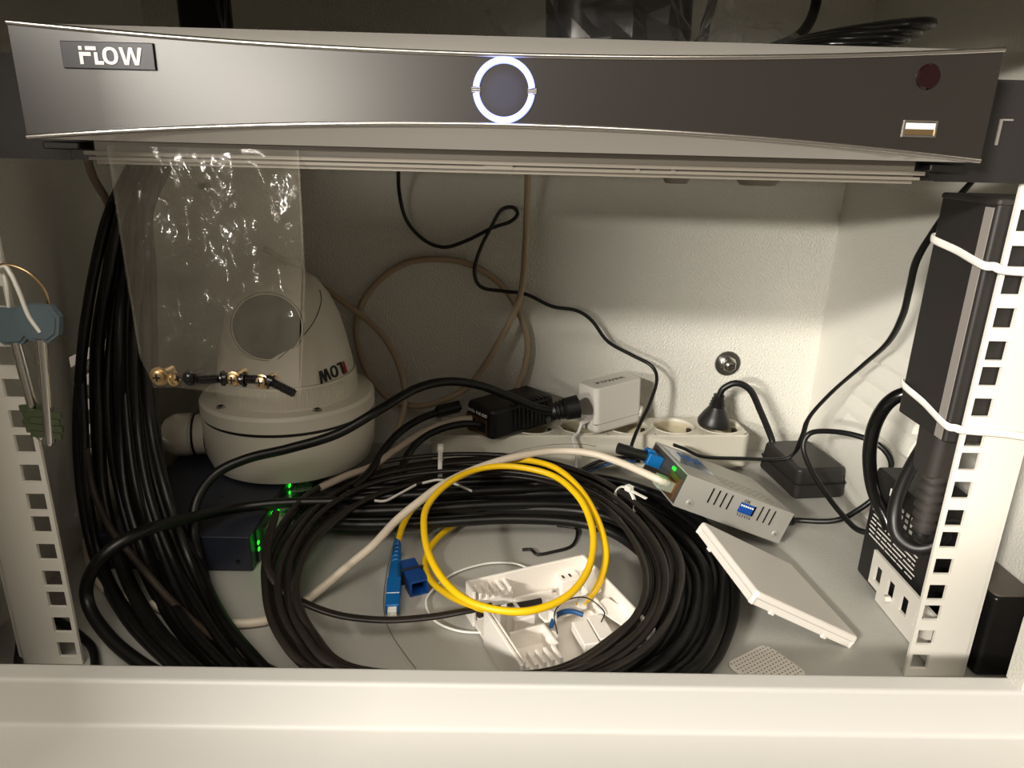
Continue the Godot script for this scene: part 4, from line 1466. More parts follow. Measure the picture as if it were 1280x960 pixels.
func outlet_box() -> void:
	var o := thing("outlet_box", "open white fiber outlet box with its splice tray bare, lying inside the coil", "outlet box", Transform3D(Basis(Vector3.UP, deg_to_rad(23.1)), Vector3(0.0334, 0, -0.0277)))
	var H := 0.0245
	var m := Mesher.new()
	var holes := []
	for c in [[691, 737, 0.008, 0.006], [664, 795, 0.014, 0.007], [752, 757, 0.0035, 0.008], [652, 752, 0.018, 0.006]]:
		var p: Vector3 = o.transform.affine_inverse() * fy(c[0], c[1], 0.004)
		holes.append(Rect2(p.x - c[2] / 2, -p.z - c[3] / 2, c[2], c[3]))
	m.xf = Transform3D(Basis(Vector3.RIGHT, Vector3(0, 0, -1), Vector3.UP), Vector3.ZERO)
	m.plate(Rect2(-0.04, -0.04, 0.08, 0.08), holes, 0.0015, 0.0040)
	part("base_plate", m, M.box_white, o)
	m = Mesher.new()
	m.rbox(Vector3(0, H / 2, -0.0397), Vector3(0.081, H, 0.0022), 0.0008, 0.0006)
	m.rbox(Vector3(0.0397, H / 2, 0), Vector3(0.0022, H, 0.081), 0.0008, 0.0006)
	m.rbox(Vector3(-0.0397, H / 2, 0.0145), Vector3(0.0022, H, 0.051), 0.0008, 0.0006)
	m.rbox(Vector3(-0.0397, H / 2, -0.034), Vector3(0.0022, H, 0.013), 0.0008, 0.0006)
	m.rbox(Vector3(0.0, H * 0.3, 0.0397), Vector3(0.081, H * 0.6, 0.0022), 0.0008, 0.0006)
	part("side_wall", m, M.box_white, o)
	m = Mesher.new()
	m.rbox(Vector3(-0.0375, H - 0.003, 0.014), Vector3(0.0012, 0.006, 0.048), 0.0004, 0.0003)
	part("rim", m, M.box_white, o)
	# toothed cable clamps at two corners
	for cz in [-0.034, 0.033]:
		m = Mesher.new()
		m.rbox(Vector3(-0.026, 0.010, cz), Vector3(0.024, 0.014, 0.011), 0.001, 0.0006)
		for k in 5:
			m.rbox(Vector3(-0.0355 + k * 0.0048, 0.0185, cz), Vector3(0.0022, 0.0055, 0.011), 0.0007, 0.0005)
		part("cable_clamp", m, M.box_white, o)
	# ribs, posts and shelves
	m = Mesher.new()
	m.rbox(Vector3(-0.001, 0.0085, -0.0285), Vector3(0.026, 0.009, 0.0018), 0.0005, 0.0004)
	m.rbox(Vector3(0.026, 0.0100, -0.034), Vector3(0.014, 0.012, 0.010), 0.001, 0.0006)
	m.rbox(Vector3(-0.020, 0.010, 0.004), Vector3(0.022, 0.012, 0.0018), 0.0005, 0.0004)
	m.rbox(Vector3(-0.010, 0.010, 0.013), Vector3(0.0018, 0.012, 0.018), 0.0005, 0.0004)
	m.rbox(Vector3(-0.022, 0.010, -0.014), Vector3(0.010, 0.016, 0.010), 0.0008, 0.0005)
	m.rbox(Vector3(0.030, 0.010, -0.008), Vector3(0.0018, 0.012, 0.028), 0.0005, 0.0004)
	part("rib", m, M.box_white, o)
	m = Mesher.new()
	m.rbox(Vector3(-0.0225, 0.0188, -0.014), Vector3(0.004, 0.003, 0.004), 0.0008, 0.0005)
	part("clamp_screw", m, M.steel, o)
	m = Mesher.new()
	for k in 2:
		m.box(Vector3(0.0222 + k * 0.0048, 0.0161, -0.0335), Vector3(0.0012, 0.0004, 0.0030))
	part("slot_mark", m, M.dark_hole, o)
	m = Mesher.new()
	m.tube(smooth(PackedVector3Array([Vector3(-0.040, 0.014, -0.020), Vector3(-0.030, 0.012, -0.024), Vector3(-0.018, 0.009, -0.0265), Vector3(-0.006, 0.0075, -0.0275), Vector3(0.004, 0.007, -0.0275)])), 0.0022, 8)
	part("cable_end", m, M.drop_cable, o)
	# splice tray with two sleeves' shelves and curled edges
	m = Mesher.new()
	m.xf = Transform3D(Basis(Vector3.UP, 0.12), Vector3(0.0075, 0.0, -0.006))
	m.rbox(Vector3(0, 0.0135, 0), Vector3(0.030, 0.0016, 0.011), 0.002, 0.0005)
	m.rbox(Vector3(0.013, 0.0165, 0.002), Vector3(0.007, 0.0075, 0.0016), 0.0006, 0.0004)
	m.rbox(Vector3(-0.011, 0.0165, 0.006), Vector3(0.0016, 0.009, 0.007), 0.0006, 0.0004)
	part("splice_tray", m, M.box_white, o)
	for k in 2:
		m = Mesher.new()
		m.xf = Transform3D(Basis(Vector3.UP, -0.15), Vector3(0.0095 + k * 0.0105, 0.0, 0.0185 - k * 0.001))
		m.rbox(Vector3(0, 0.0125, 0), Vector3(0.0095, 0.006, 0.021), 0.0008, 0.0006)
		part("adapter_shelf", m, M.box_white, o)
	m = Mesher.new()
	m.xf = Transform3D(Basis.from_euler(Vector3(0.2, 0.5, 0.1)), Vector3(0.0335, 0.0165, 0.010))
	m.rbox(Vector3(0, 0, 0), Vector3(0.012, 0.0012, 0.021), 0.003, 0.0004)
	part("tray_flap", m, M.box_white, o)
	m = Mesher.new()
	m.xf = Transform3D(Basis.from_euler(Vector3(0.9, 0.35, 0.2)), Vector3(0.0285, 0.025, -0.011))
	m.rbox(Vector3(0, 0, 0), Vector3(0.009, 0.001, 0.016), 0.001, 0.0003)
	part("paper_flag", m, M.paper, o)
	m = Mesher.new()
	m.rbox(Vector3(-0.0085, 0.010, 0.0125), Vector3(0.0075, 0.010, 0.0075), 0.0035, 0.001)
	m.rbox(Vector3(-0.017, 0.0105, -0.0065), Vector3(0.014, 0.011, 0.0045), 0.002, 0.001)
	part("post", m, M.box_white, o)
	m = Mesher.new()
	m.tube(smooth(PackedVector3Array([Vector3(-0.006, 0.0145, 0.006), Vector3(-0.001, 0.0160, 0.001), Vector3(0.005, 0.0165, -0.001), Vector3(0.011, 0.0160, 0.000), Vector3(0.016, 0.0150, 0.004)])), 0.0015, 8)
	part("blue_fiber", m, M.fiber_blue, o, "short blue fiber")
	m = Mesher.new()
	m.tube(smooth(PackedVector3Array([Vector3(-0.006, 0.015, 0.014), Vector3(-0.003, 0.022, 0.004), Vector3(0.008, 0.024, -0.001), Vector3(0.020, 0.023, 0.000), Vector3(0.026, 0.019, 0.010), Vector3(0.021, 0.017, 0.016)])), 0.0004, 6)
	part("bare_fiber", m, M.black_cable, o)

# ------------------------------------------------------------------ loose things on the floor
func floor_things() -> void:
	# the box's cover, leaning on the cables
	var o := thing("box_cover", "plain white outlet box cover leaning with its left end on the black cables", "cover", euler(Vector3(0.3, 8.1, -28.7), Vector3(0.1698, 0.0226, -0.0572)))
	var m := Mesher.new()
	m.rbox(Vector3(0, 0.001, 0), Vector3(0.079, 0.0046, 0.079), 0.003, 0.0016, 1.0, 4)
	part("panel", m, M.box_white, o)
	m = Mesher.new()
	for e in [[0, 0.0375, 0.0785, 0.002], [0, -0.0375, 0.0785, 0.002], [-0.0375, 0, 0.002, 0.0785], [0.0375, 0, 0.002, 0.0785]]:
		m.rbox(Vector3(e[0], -0.0025, e[1]), Vector3(e[2], 0.0055, e[3]), 0.0008, 0.0005)
	part("rim", m, M.box_white, o)
	m = Mesher.new()
	for x in [-0.022, 0.018]:
		m.rbox(Vector3(x, -0.005, 0.0378), Vector3(0.004, 0.003, 0.002), 0.0008, 0.0005)
	m.rbox(Vector3(-0.0378, -0.005, -0.018), Vector3(0.002, 0.003, 0.004), 0.0008, 0.0005)
	part("clip", m, M.box_white, o)
	# fibre connector on the floor, end of the patch cord
	var a := fy(490, 768, 0.0065)
	var b := fy(497, 674, 0.0110)
	var up := Vector3.UP
	var c := thing("fiber_connector", "blue fiber connector with a white tip at the end of the yellow cord", "connector", framed(a, b - a, up))
	var L := a.distance_to(b)
	m = Mesher.new()
	m.rbox(Vector3(0.018, 0, 0), Vector3(0.028, 0.0074, 0.0088), 0.0012, 0.0009)
	part("housing", m, M.connector_blue, c)
	m = Mesher.new()
	m.rbox(Vector3(0.0155, 0.0035, 0), Vector3(0.0006, 0.0008, 0.0078), 0.0002, 0.0001)
	part("white_mark", m, M.white_print, c)
	m = Mesher.new()
	m.rbox(Vector3(0.0025, 0, 0), Vector3(0.006, 0.005, 0.0055), 0.0008, 0.0005)
	m.rod(Vector3(0.001, 0, 0), Vector3(-0.0025, 0, 0), 0.0013, 12)
	part("ferrule", m, M.ferrule, c)
	m = Mesher.new()
	var bp := [Vector2(0, 0), Vector2(0.0042, 0), Vector2(0.0040, 0.3)]
	for k in 6:
		var t := 0.32 + k * 0.1
		bp.append(Vector2(0.0037 - k * 0.0002, t))
		bp.append(Vector2(0.0037 - k * 0.0002, t + 0.05))
		bp.append(Vector2(0.0030 - k * 0.0002, t + 0.06))
		bp.append(Vector2(0.0030 - k * 0.0002, t + 0.09))
	bp.append(Vector2(0.0022, 1))
	bp.append(Vector2(0, 1))
	m.spun(Vector3(0.031, 0, 0), Vector3(L, 0, 0), bp, 14)
	part("boot", m, M.connector_blue, c)
	# blue coupling beside it
	var ad := thing("fiber_coupler", "dark blue square fiber coupler beside the blue connector", "coupler", framed(fy(517, 731, 0.0), fy(528, 742, 0.0) - fy(507, 705, 0.0), up))
	m = Mesher.new()
	m.rbox(Vector3(-0.007, 0.0055, 0), Vector3(0.017, 0.0098, 0.0115), 0.0008, 0.0005)
	m.xf = Transform3D(Basis(Vector3(0, 0, 1), Vector3(0, 1, 0), Vector3(-1, 0, 0)), Vector3(0.0015, 0.0055, 0))
	m.plate(Rect2(-0.0062, -0.0054, 0.0124, 0.0108), [Rect2(-0.0048, -0.0040, 0.0096, 0.0080)], -0.011, 0.0)
	part("body", m, M.adapter_blue, ad)
	m = Mesher.new()
	m.rbox(Vector3(-0.003, 0.0055, 0), Vector3(0.0016, 0.0120, 0.0150), 0.0005, 0.0004)
	part("flange", m, M.ear_black, ad)
	m = Mesher.new()
	m.box(Vector3(-0.002, 0.0021, 0), Vector3(0.006, 0.0008, 0.0014))
	part("key_slot", m, M.white_print, ad)
	# bent black clip
	m = Mesher.new()
	m.tube(smooth(py([Vector3(653, 687, 0.0018), Vector3(664, 687, 0.0018), Vector3(672, 693, 0.0018), Vector3(690, 690, 0.0018), Vector3(712, 684, 0.0018), Vector3(720, 674, 0.0018), Vector3(721, 662, 0.0018), Vector3(714, 659, 0.0018), Vector3(696, 657, 0.0018)]), 5), 0.0011, 8)
	solo("bent_wire", m, M.wire_black, "short bent black wire lying on the floor behind the outlet box", "wire")
	# thin white fibre loop and a hair-thin one
	m = Mesher.new()
	m.tube(smooth(py([Vector3(665, 712, 0.003), Vector3(640, 704, 0.002), Vector3(605, 705, 0.002), Vector3(565, 718, 0.002), Vector3(538, 741, 0.002), Vector3(533, 758, 0.002), Vector3(545, 777, 0.002), Vector3(575, 789, 0.002), Vector3(612, 791, 0.003)])), 0.0008, 6)
	solo("thin_fiber", m, M.thin_white, "thin white fiber looping on the floor left of the outlet box", "fiber")
	m = Mesher.new()
	m.tube(smooth(py([Vector3(497, 660, 0.012), Vector3(489, 690, 0.004), Vector3(481, 730, 0.0008), Vector3(480, 765, 0.0008), Vector3(488, 790, 0.0008), Vector3(504, 815, 0.0008), Vector3(520, 836, 0.0008)])), 0.00025, 5)
	solo("hair_fiber", m, M.grey_print, "hair-thin dark fiber on the floor beside the blue connector", "fiber")
	m = Mesher.new()
	m.tube(smooth(py([Vector3(612, 578, 0.052), Vector3(650, 563, 0.060), Vector3(690, 556, 0.064), Vector3(725, 555, 0.062), Vector3(745, 558, 0.058)])), 0.00025, 5)
	solo("hair_fiber", m, M.grey_print, "hair-thin dark fiber arching above the white cable to the fiber plug", "fiber")
	# perforated white slip behind the sill
	var pp := thing("dotted_slip", "small white dotted slip lying behind the sill at right", "slip", Transform3D(Basis(Vector3.UP, 0.55), fy(958, 838, 0.0)))
	m = Mesher.new()
	m.rbox(Vector3(0, 0.0008, 0), Vector3(0.034, 0.0012, 0.030), 0.005, 0.0004)
	part("slip", m, M.paper, pp)
	m = Mesher.new()
	for i in 13:
		for j in 11:
			m.box(Vector3(-0.0145 + i * 0.0024 + (j % 2) * 0.0012, 0.00145, -0.0125 + j * 0.0024), Vector3(0.0008, 0.0002, 0.0008))
	part("dots", m, M.grey_print, pp).set_meta("kind", "stuff")
	# white cable-tie tails and offcuts among the cables
	m = Mesher.new()
	m.tube(smooth(py([Vector3(468, 626, 0.030), Vector3(482, 626, 0.030), Vector3(500, 617, 0.032), Vector3(520, 606, 0.034)])), 0.0011, 6, 0.5)
	m.tube(smooth(py([Vector3(528, 604, 0.036), Vector3(548, 600, 0.036), Vector3(566, 604, 0.034), Vector3(590, 614, 0.032)])), 0.0011, 6, 0.5)
	solo("tie_tail", m, M.tie_white, "loose white cable tie tail lying across the black cables below the tie", "cable tie")
	m = Mesher.new()
	m.rbox(Vector3.ZERO, Vector3(0.030, 0.003, 0.008), 0.0015, 0.0008)
	for i in m.v.size():
		m.v[i] = framed(fy(795, 808, 0.012), Vector3(0.8, 0.0, -0.6), Vector3(0, 1, 0)) * m.v[i]
	solo("white_offcut", m, M.white_plastic, "white plastic offcut showing between the black cables right of the outlet box", "offcut")

# ------------------------------------------------------------------ cables
func between(a: Array, b: Array, s: float, jit := 0.0) -> Array:
	var o := []
	for i in a.size():
		var p: Vector3 = a[i].lerp(b[i], s)
		p.x += rng.randf_range(-jit, jit)
		o.append(p)
	return o

func cables() -> void:
	var m: Mesher
	# bundle of network cables hanging at the left, in front of the switch
	var la := [Vector3(190, 150, -0.20), Vector3(168, 195, -0.17), Vector3(138, 262, -0.15), Vector3(118, 335, -0.14), Vector3(101, 430, -0.13), Vector3(99, 530, -0.12), Vector3(104, 620, -0.105), Vector3(122, 705, -0.085), Vector3(160, 775, -0.055), Vector3(215, 832, -0.02), Vector3(260, 872, 0.0)]
	var lb := [Vector3(225, 150, -0.20), Vector3(212, 195, -0.17), Vector3(186, 262, -0.15), Vector3(188, 335, -0.14), Vector3(189, 430, -0.13), Vector3(192, 530, -0.12), Vector3(212, 620, -0.09), Vector3(246, 705, -0.07), Vector3(282, 775, -0.045), Vector3(325, 832, -0.015), Vector3(370, 875, 0.0)]
	var N := 16
	for k in N:
		var s: float = [0.01, 0.05, 0.20, 0.25][k] if k < 4 else lerpf(0.42, 1.0, (k - 4) / float(N - 5))
		var a := between(la, lb, s, 3.0)
		for i in a.size():
			a[i].z += rng.randf_range(-0.006, 0.006) + 0.008 * sin(k * 2.4)
		m = Mesher.new()
		m.tube(smooth(pz(a, 0.003 + 0.004 * (k % 4)), 6), 0.0029 if k % 3 else 0.0033, 9)
		solo("network_cable", m, M.black_cable, "black network cable bowing out along the far left edge of the hanging bundle" if k == 0 else "black network cable inside the bundle hanging at the left in front of the switch", "cable", "" if k == 0 else "cables of the left bundle")
	# brown one across the bundle
	m = Mesher.new()
	m.tube(smooth(pz([Vector3(108, 560, -0.09), Vector3(116, 610, -0.085), Vector3(138, 660, -0.07), Vector3(170, 700, -0.055), Vector3(215, 752, -0.035), Vector3(265, 795, -0.012), Vector3(325, 830, 0.004), Vector3(370, 850, 0.012)], 0.012)), 0.0022)
	solo("brown_cable", m, M.brown_cable, "thin brownish cable slanting down across the left bundle", "cable")
	# thick loop from the switch round to the front
	m = Mesher.new()
	m.tube(smooth(py([Vector3(420, 627, 0.031), Vector3(350, 629, 0.032), Vector3(290, 636, 0.033), Vector3(235, 648, 0.046), Vector3(180, 664, 0.060), Vector3(135, 690, 0.056), Vector3(110, 725, 0.040), Vector3(112, 760, 0.026), Vector3(140, 800, 0.018), Vector3(180, 832, 0.014), Vector3(225, 856, 0.012)])), 0.0036)
	solo("loop_cable", m, M.black_cable, "black cable crossing the switch top and looping round the left bundle", "cable")
	# grey riser and tan piece behind the bundle
	m = Mesher.new()
	m.tube(smooth(pz([Vector3(104, 160, -0.16), Vector3(108, 190, -0.16), Vector3(116, 220, -0.16), Vector3(132, 248, -0.16), Vector3(150, 285, -0.165), Vector3(165, 340, -0.17)])), 0.0026)
	solo("grey_cable", m, M.grey_cable, "grey cable dropping from the left end of the recorder into the bundle", "cable")
	m = Mesher.new()
	m.tube(smooth(pz([Vector3(140, 560, -0.17), Vector3(116, 620, -0.15), Vector3(108, 665, -0.13), Vector3(116, 710, -0.11), Vector3(135, 738, -0.095), Vector3(165, 755, -0.085)])), 0.0033)
	solo("tan_cable", m, M.white_cable, "tan cable bowing out behind the lower left of the bundle", "cable")
	m = Mesher.new()
	m.tube(smooth(py([Vector3(22, 850, 0.003), Vector3(24, 815, 0.003), Vector3(30, 785, 0.003), Vector3(50, 768, 0.003), Vector3(80, 780, 0.003), Vector3(104, 798, 0.003), Vector3(116, 812, 0.003), Vector3(120, 840, 0.003)])), 0.0023)
	solo("floor_lead", m, M.black_cable, "thin black lead looping on the floor behind the foot of the left rail", "cable")
	# injector supply lead in front of the camera
	m = Mesher.new()
	m.tube(smooth(pz([Vector3(705, 515, -0.238), Vector3(672, 510, -0.232), Vector3(640, 497, -0.226), Vector3(600, 482, -0.215), Vector3(560, 477, -0.2), Vector3(520, 486, -0.18), Vector3(470, 515, -0.15), Vector3(420, 543, -0.137), Vector3(360, 561, -0.13), Vector3(310, 573, -0.125), Vector3(270, 592, -0.115), Vector3(246, 625, -0.1), Vector3(242, 665, -0.088), Vector3(252, 710, -0.078), Vector3(268, 765, -0.05), Vector3(288, 815, -0.02), Vector3(310, 860, 0.0)], 0.012)), 0.0034, 12)
	solo("supply_lead", m, M.black_cable, "thick black lead arching from the injector across the front of the turret camera", "cable")
	# cables of the injector ports
	m = Mesher.new()
	m.xf = Transform3D()
	var d := thing("network_plug", "black moulded network plug in the upper port of the injector", "plug", Transform3D(Basis(), fz(562, 512, -0.258)))
	m.tube(local(d, pz([Vector3(574, 508, -0.262), Vector3(546, 515, -0.25)])), 0.0058, 4, 0.9)
	part("plug_body", m, M.black_plastic, d)
	m = Mesher.new()
	m.tube(smooth(local(d, pz([Vector3(552, 514, -0.252), Vector3(525, 524, -0.24), Vector3(500, 540, -0.225), Vector3(480, 562, -0.2), Vector3(462, 590, -0.17), Vector3(440, 610, -0.15)], 0.012))), 0.0031)
	part("lead", m, M.black_cable, d)
	m = Mesher.new()
	m.tube(smooth(pz([Vector3(600, 531, -0.236), Vector3(580, 530, -0.233), Vector3(552, 536, -0.226), Vector3(528, 548, -0.215), Vector3(510, 568, -0.2), Vector3(498, 595, -0.18)], 0.014)), 0.0030)
	solo("port_cable", m, M.black_cable, "black cable from the lower injector port curving down behind the coil", "cable")
	m = Mesher.new()
	m.tube(smooth(pz([Vector3(590, 523, -0.240), Vector3(566, 526, -0.236), Vector3(530, 540, -0.22), Vector3(495, 562, -0.2), Vector3(465, 583, -0.18), Vector3(435, 594, -0.165), Vector3(400, 610, -0.15)], 0.016)), 0.0028)
	solo("grey_cable", m, M.grey_cable, "pale grey cable leaving the injector between the two black ones", "cable")
	# beige coax loops against the back wall
	m = Mesher.new()
	m.tube(smooth(pz([Vector3(662, 178, -0.2), Vector3(660, 215, -0.25), Vector3(657, 300, -0.285), Vector3(650, 370, -0.290), Vector3(625, 425, -0.288), Vector3(590, 478, -0.285), Vector3(555, 500, -0.28), Vector3(520, 508, -0.285), Vector3(490, 500, -0.295), Vector3(462, 472, -0.300), Vector3(447, 430, -0.302), Vector3(447, 393, -0.303), Vector3(465, 360, -0.303), Vector3(498, 333, -0.303), Vector3(535, 324, -0.303), Vector3(580, 328, -0.302), Vector3(620, 350, -0.300), Vector3(645, 382, -0.302), Vector3(659, 425, -0.302), Vector3(655, 462, -0.302), Vector3(640, 500, -0.298)]), 6), 0.0028)
	solo("coax_cable", m, M.beige_cable, "beige cable looped in a wide ring against the back wall", "cable")
	m = Mesher.new()
	m.tube(smooth(pz([Vector3(330, 310, -0.3), Vector3(382, 344, -0.298), Vector3(430, 378, -0.296), Vector3(472, 412, -0.292), Vector3(496, 450, -0.288), Vector3(506, 490, -0.28), Vector3(502, 525, -0.265), Vector3(485, 560, -0.245), Vector3(470, 590, -0.22)])), 0.0028)
	solo("coax_cable", m, M.beige_cable, "beige cable slanting from behind the turret camera down to the floor", "cable")
	# thin black lead with the small eye
	m = Mesher.new()
	m.tube(smooth(pz([Vector3(499, 175, -0.2), Vector3(498, 205, -0.26), Vector3(499, 240, -0.29), Vector3(508, 275, -0.298), Vector3(530, 300, -0.300), Vector3(556, 309, -0.300), Vector3(585, 300, -0.300), Vector3(615, 285, -0.299), Vector3(638, 277, -0.298), Vector3(647, 267, -0.297), Vector3(640, 259, -0.296), Vector3(626, 263, -0.296), Vector3(614, 284, -0.296), Vector3(600, 312, -0.296), Vector3(593, 340, -0.296), Vector3(602, 359, -0.297), Vector3(630, 364, -0.298), Vector3(658, 368, -0.297), Vector3(690, 383, -0.297), Vector3(720, 388, -0.296), Vector3(740, 401, -0.295), Vector3(760, 427, -0.294), Vector3(790, 444, -0.29), Vector3(814, 457, -0.285), Vector3(821, 475, -0.275), Vector3(812, 505, -0.262), Vector3(800, 530, -0.248), Vector3(791, 552, -0.236), Vector3(786, 572, -0.225)]), 6), 0.0016, 8)
	solo("thin_black_lead", m, M.black_cable, "thin black lead with a small twisted eye running across the back wall", "cable")
	m = Mesher.new()
	for k in 2:
		m.tube(smooth(py([Vector3(722, 590 + k * 4, 0.010), Vector3(745, 578 + k * 5, 0.018), Vector3(775, 572 + k * 5, 0.022), Vector3(800, 572 + k * 4, 0.026)])), 0.0016, 8)
	solo("fiber_pair", m, M.black_cable, "pair of black jacketed fibers looping under the fiber plug behind the coil", "fiber")
	m = Mesher.new()
	m.tube(smooth(py([Vector3(730, 592, 0.012), Vector3(750, 583, 0.018), Vector3(775, 577, 0.023), Vector3(795, 577, 0.026)])), 0.0013, 8)
	solo("blue_fiber", m, M.fiber_blue, "blue fiber beside the black pair behind the coil", "fiber")
	# network cables leaving the switch ports and swinging round the right of the coil
	var oa := [Vector3(352, 640, 0.013), Vector3(420, 655, 0.010), Vector3(520, 655, 0.008), Vector3(640, 649, 0.008), Vector3(740, 657, 0.008), Vector3(800, 690, 0.008), Vector3(830, 740, 0.008), Vector3(815, 795, 0.008), Vector3(765, 838, 0.008), Vector3(690, 858, 0.008)]
	var ob := [Vector3(365, 622, 0.013), Vector3(430, 614, 0.020), Vector3(520, 607, 0.022), Vector3(640, 600, 0.020), Vector3(750, 598, 0.016), Vector3(850, 632, 0.012), Vector3(908, 690, 0.010), Vector3(918, 752, 0.010), Vector3(900, 812, 0.010), Vector3(870, 850, 0.010)]
	for k in 9:
		var s := k / 8.0
		var a := between(oa, ob, s, 1.5)
		for i in range(1, a.size()):
			a[i].z += 0.009 * (0.5 + 0.5 * sin(k * 2.1 + i * 0.7))
		m = Mesher.new()
		m.tube(smooth(py(a), 8), 0.0036, 10)
		solo("network_cable", m, M.black_cable, "thick black network cable swinging widest of all round the right of the coil" if k == 8 else "thick black network cable running innermost of the thick ones, behind the yellow loop" if k == 0 else "thick black network cable packed between the outermost and innermost ones round the coil", "cable", "" if k in [0, 8] else "cables round the coil")
	for k in 6:
		var z := -0.168 + 0.046 - (k + 1) * 0.0145
		var pg := thing("network_plug", "clear network plug in the network switch, %s" % ["the one nearest the front sill", "second from the front", "third from the front", "third from the back", "second from the back", "the one farthest back under the camera"][k], "plug", Transform3D(Basis(), Vector3(-0.160, 0.0130, z)), "plugs in the switch")
		m = Mesher.new()
		m.rbox(Vector3(0.006, 0, 0), Vector3(0.014, 0.0082, 0.0112), 0.0008, 0.0005)
		part("plug_body", m, M.plug_clear, pg)
		m = Mesher.new()
		m.tube(smooth(PackedVector3Array([Vector3(0.009, 0, 0), Vector3(0.017, 0, 0), Vector3(0.026, -0.0005, 0.002 * sin(k)), Vector3(0.036, -0.001, 0.004 * sin(k))])), 0.0030, 8)
		part("lead", m, M.black_cable, pg)
	# coil of flat drop cable
	var O := [Vector2(328, 735), Vector2(338, 680), Vector2(385, 618), Vector2(460, 582), Vector2(560, 568), Vector2(660, 571), Vector2(740, 592), Vector2(800, 630), Vector2(848, 690), Vector2(845, 755), Vector2(800, 815), Vector2(700, 856), Vector2(540, 862), Vector2(400, 845), Vector2(345, 795)]
	var I := [Vector2(372, 745), Vector2(383, 690), Vector2(425, 648), Vector2(480, 620), Vector2(565, 604), Vector2(650, 602), Vector2(722, 618), Vector2(772, 650), Vector2(803, 700), Vector2(803, 750), Vector2(765, 795), Vector2(690, 838), Vector2(560, 844), Vector2(440, 834), Vector2(395, 795)]
	var co := thing("cable_coil", "large coil of flat brownish black drop cable tied in a ring on the floor", "cable coil", Transform3D(Basis(), fy(600, 690, 0.0)))
	for k in 12:
		var s := k / 11.0
		var p := []
		var hgt := 0.012 + 0.024 * (0.5 + 0.5 * sin(k * 1.9))
		var ph := rng.randf_range(0, TAU)
		for i in O.size():
			var f := clampf(s + 0.10 * sin(ph + i * 0.9), 0.0, 1.0)
			var q: Vector2 = I[i].lerp(O[i], f)
			p.append(Vector3(q.x, q.y, hgt + 0.004 * sin(ph * 2.0 + i * 0.8)))
		m = Mesher.new()
		m.tube(smooth(local(co, py(p)), 8, true), 0.0017, 8, 1.25, false, true)
		part("winding", m, M.drop_cable, co)
	m = Mesher.new()
	m.tube(smooth(local(co, py([Vector3(345, 640, 0.045), Vector3(333, 690, 0.042), Vector3(340, 722, 0.036), Vector3(370, 748, 0.028), Vector3(420, 768, 0.020), Vector3(480, 775, 0.016), Vector3(540, 771, 0.016), Vector3(585, 763, 0.018), Vector3(615, 757, 0.018)]))), 0.0015, 8, 1.75)
	part("loose_end", m, M.drop_cable, co)
	# ties on the coil
	for t in [[551, 586, Vector3(0.05, 0, 1), "at the back, above the yellow cord", 0.017], [781, 628, Vector3(0.6, 0, 0.8), "at the right, beside the media converter", 0.010]]:
		var c := fy(t[0], t[1], 0.028)
		var dir: Vector3 = t[2].normalized()
		var p := PackedVector3Array()
		for i in 20:
			var a := TAU * i / 20.0
			p.append(c + dir * cos(a) * t[4] + Vector3.UP * sin(a) * (t[4] + 0.002))
		m = Mesher.new()
		m.tube(smooth(p, 3, true), 0.0018, 8, 0.45, false, true, dir.cross(Vector3.UP))
		m.xf = framed(c + Vector3.UP * (t[4] + 0.0017) + dir * 0.003, dir, Vector3.UP)
		m.rbox(Vector3(0, 0.001, 0), Vector3(0.0055, 0.0042, 0.0048), 0.0008, 0.0005)
		m.rbox(Vector3(0.010, 0.000, 0), Vector3(0.014, 0.001, 0.0026), 0.0006, 0.0003)
		solo("cable_tie", m, M.tie_white, "white cable tie round the coil %s" % t[3], "cable tie")
	# yellow patch cord
	var yc := thing("patch_cord", "bright yellow fiber patch cord looped over the outlet box", "fiber cord", Transform3D(Basis(), fy(640, 672, 0.0)))
	m = Mesher.new()
	m.tube(smooth(local(yc, py([Vector3(498, 675, 0.0110), Vector3(504, 656, 0.022), Vector3(516, 636, 0.034), Vector3(540, 616, 0.042), Vector3(565, 600, 0.046), Vector3(600, 586, 0.048), Vector3(645, 575, 0.050), Vector3(690, 583, 0.053), Vector3(722, 608, 0.05), Vector3(745, 645, 0.044), Vector3(757, 685, 0.036), Vector3(754, 715, 0.028), Vector3(742, 740, 0.020), Vector3(720, 760, 0.012)]))), 0.0022)
	part("outer_loop", m, M.yellow, yc)
	m = Mesher.new()
	m.tube(smooth(local(yc, py([Vector3(640, 634, 0.007), Vector3(603, 641, 0.007), Vector3(570, 655, 0.007), Vector3(545, 675, 0.007), Vector3(532, 700, 0.007), Vector3(538, 724, 0.010), Vector3(560, 743, 0.016), Vector3(590, 757, 0.020), Vector3(615, 764, 0.018)]))), 0.0022)
	part("floor_loop", m, M.yellow, yc)
	m = Mesher.new()
	m.tube(smooth(local(yc, py([Vector3(690, 594, 0.052), Vector3(640, 583, 0.054), Vector3(595, 587, 0.054), Vector3(558, 606, 0.052), Vector3(534, 633, 0.048), Vector3(530, 662, 0.044), Vector3(537, 695, 0.040), Vector3(556, 727, 0.036), Vector3(585, 751, 0.034), Vector3(625, 763, 0.034), Vector3(665, 763, 0.034), Vector3(705, 748, 0.034), Vector3(730, 722, 0.036), Vector3(741, 690, 0.040), Vector3(739, 655, 0.045), Vector3(722, 620, 0.050)]), ), 8, true), 0.0022, 10, 1.0, false, true)
	part("inner_loop", m, M.yellow, yc)

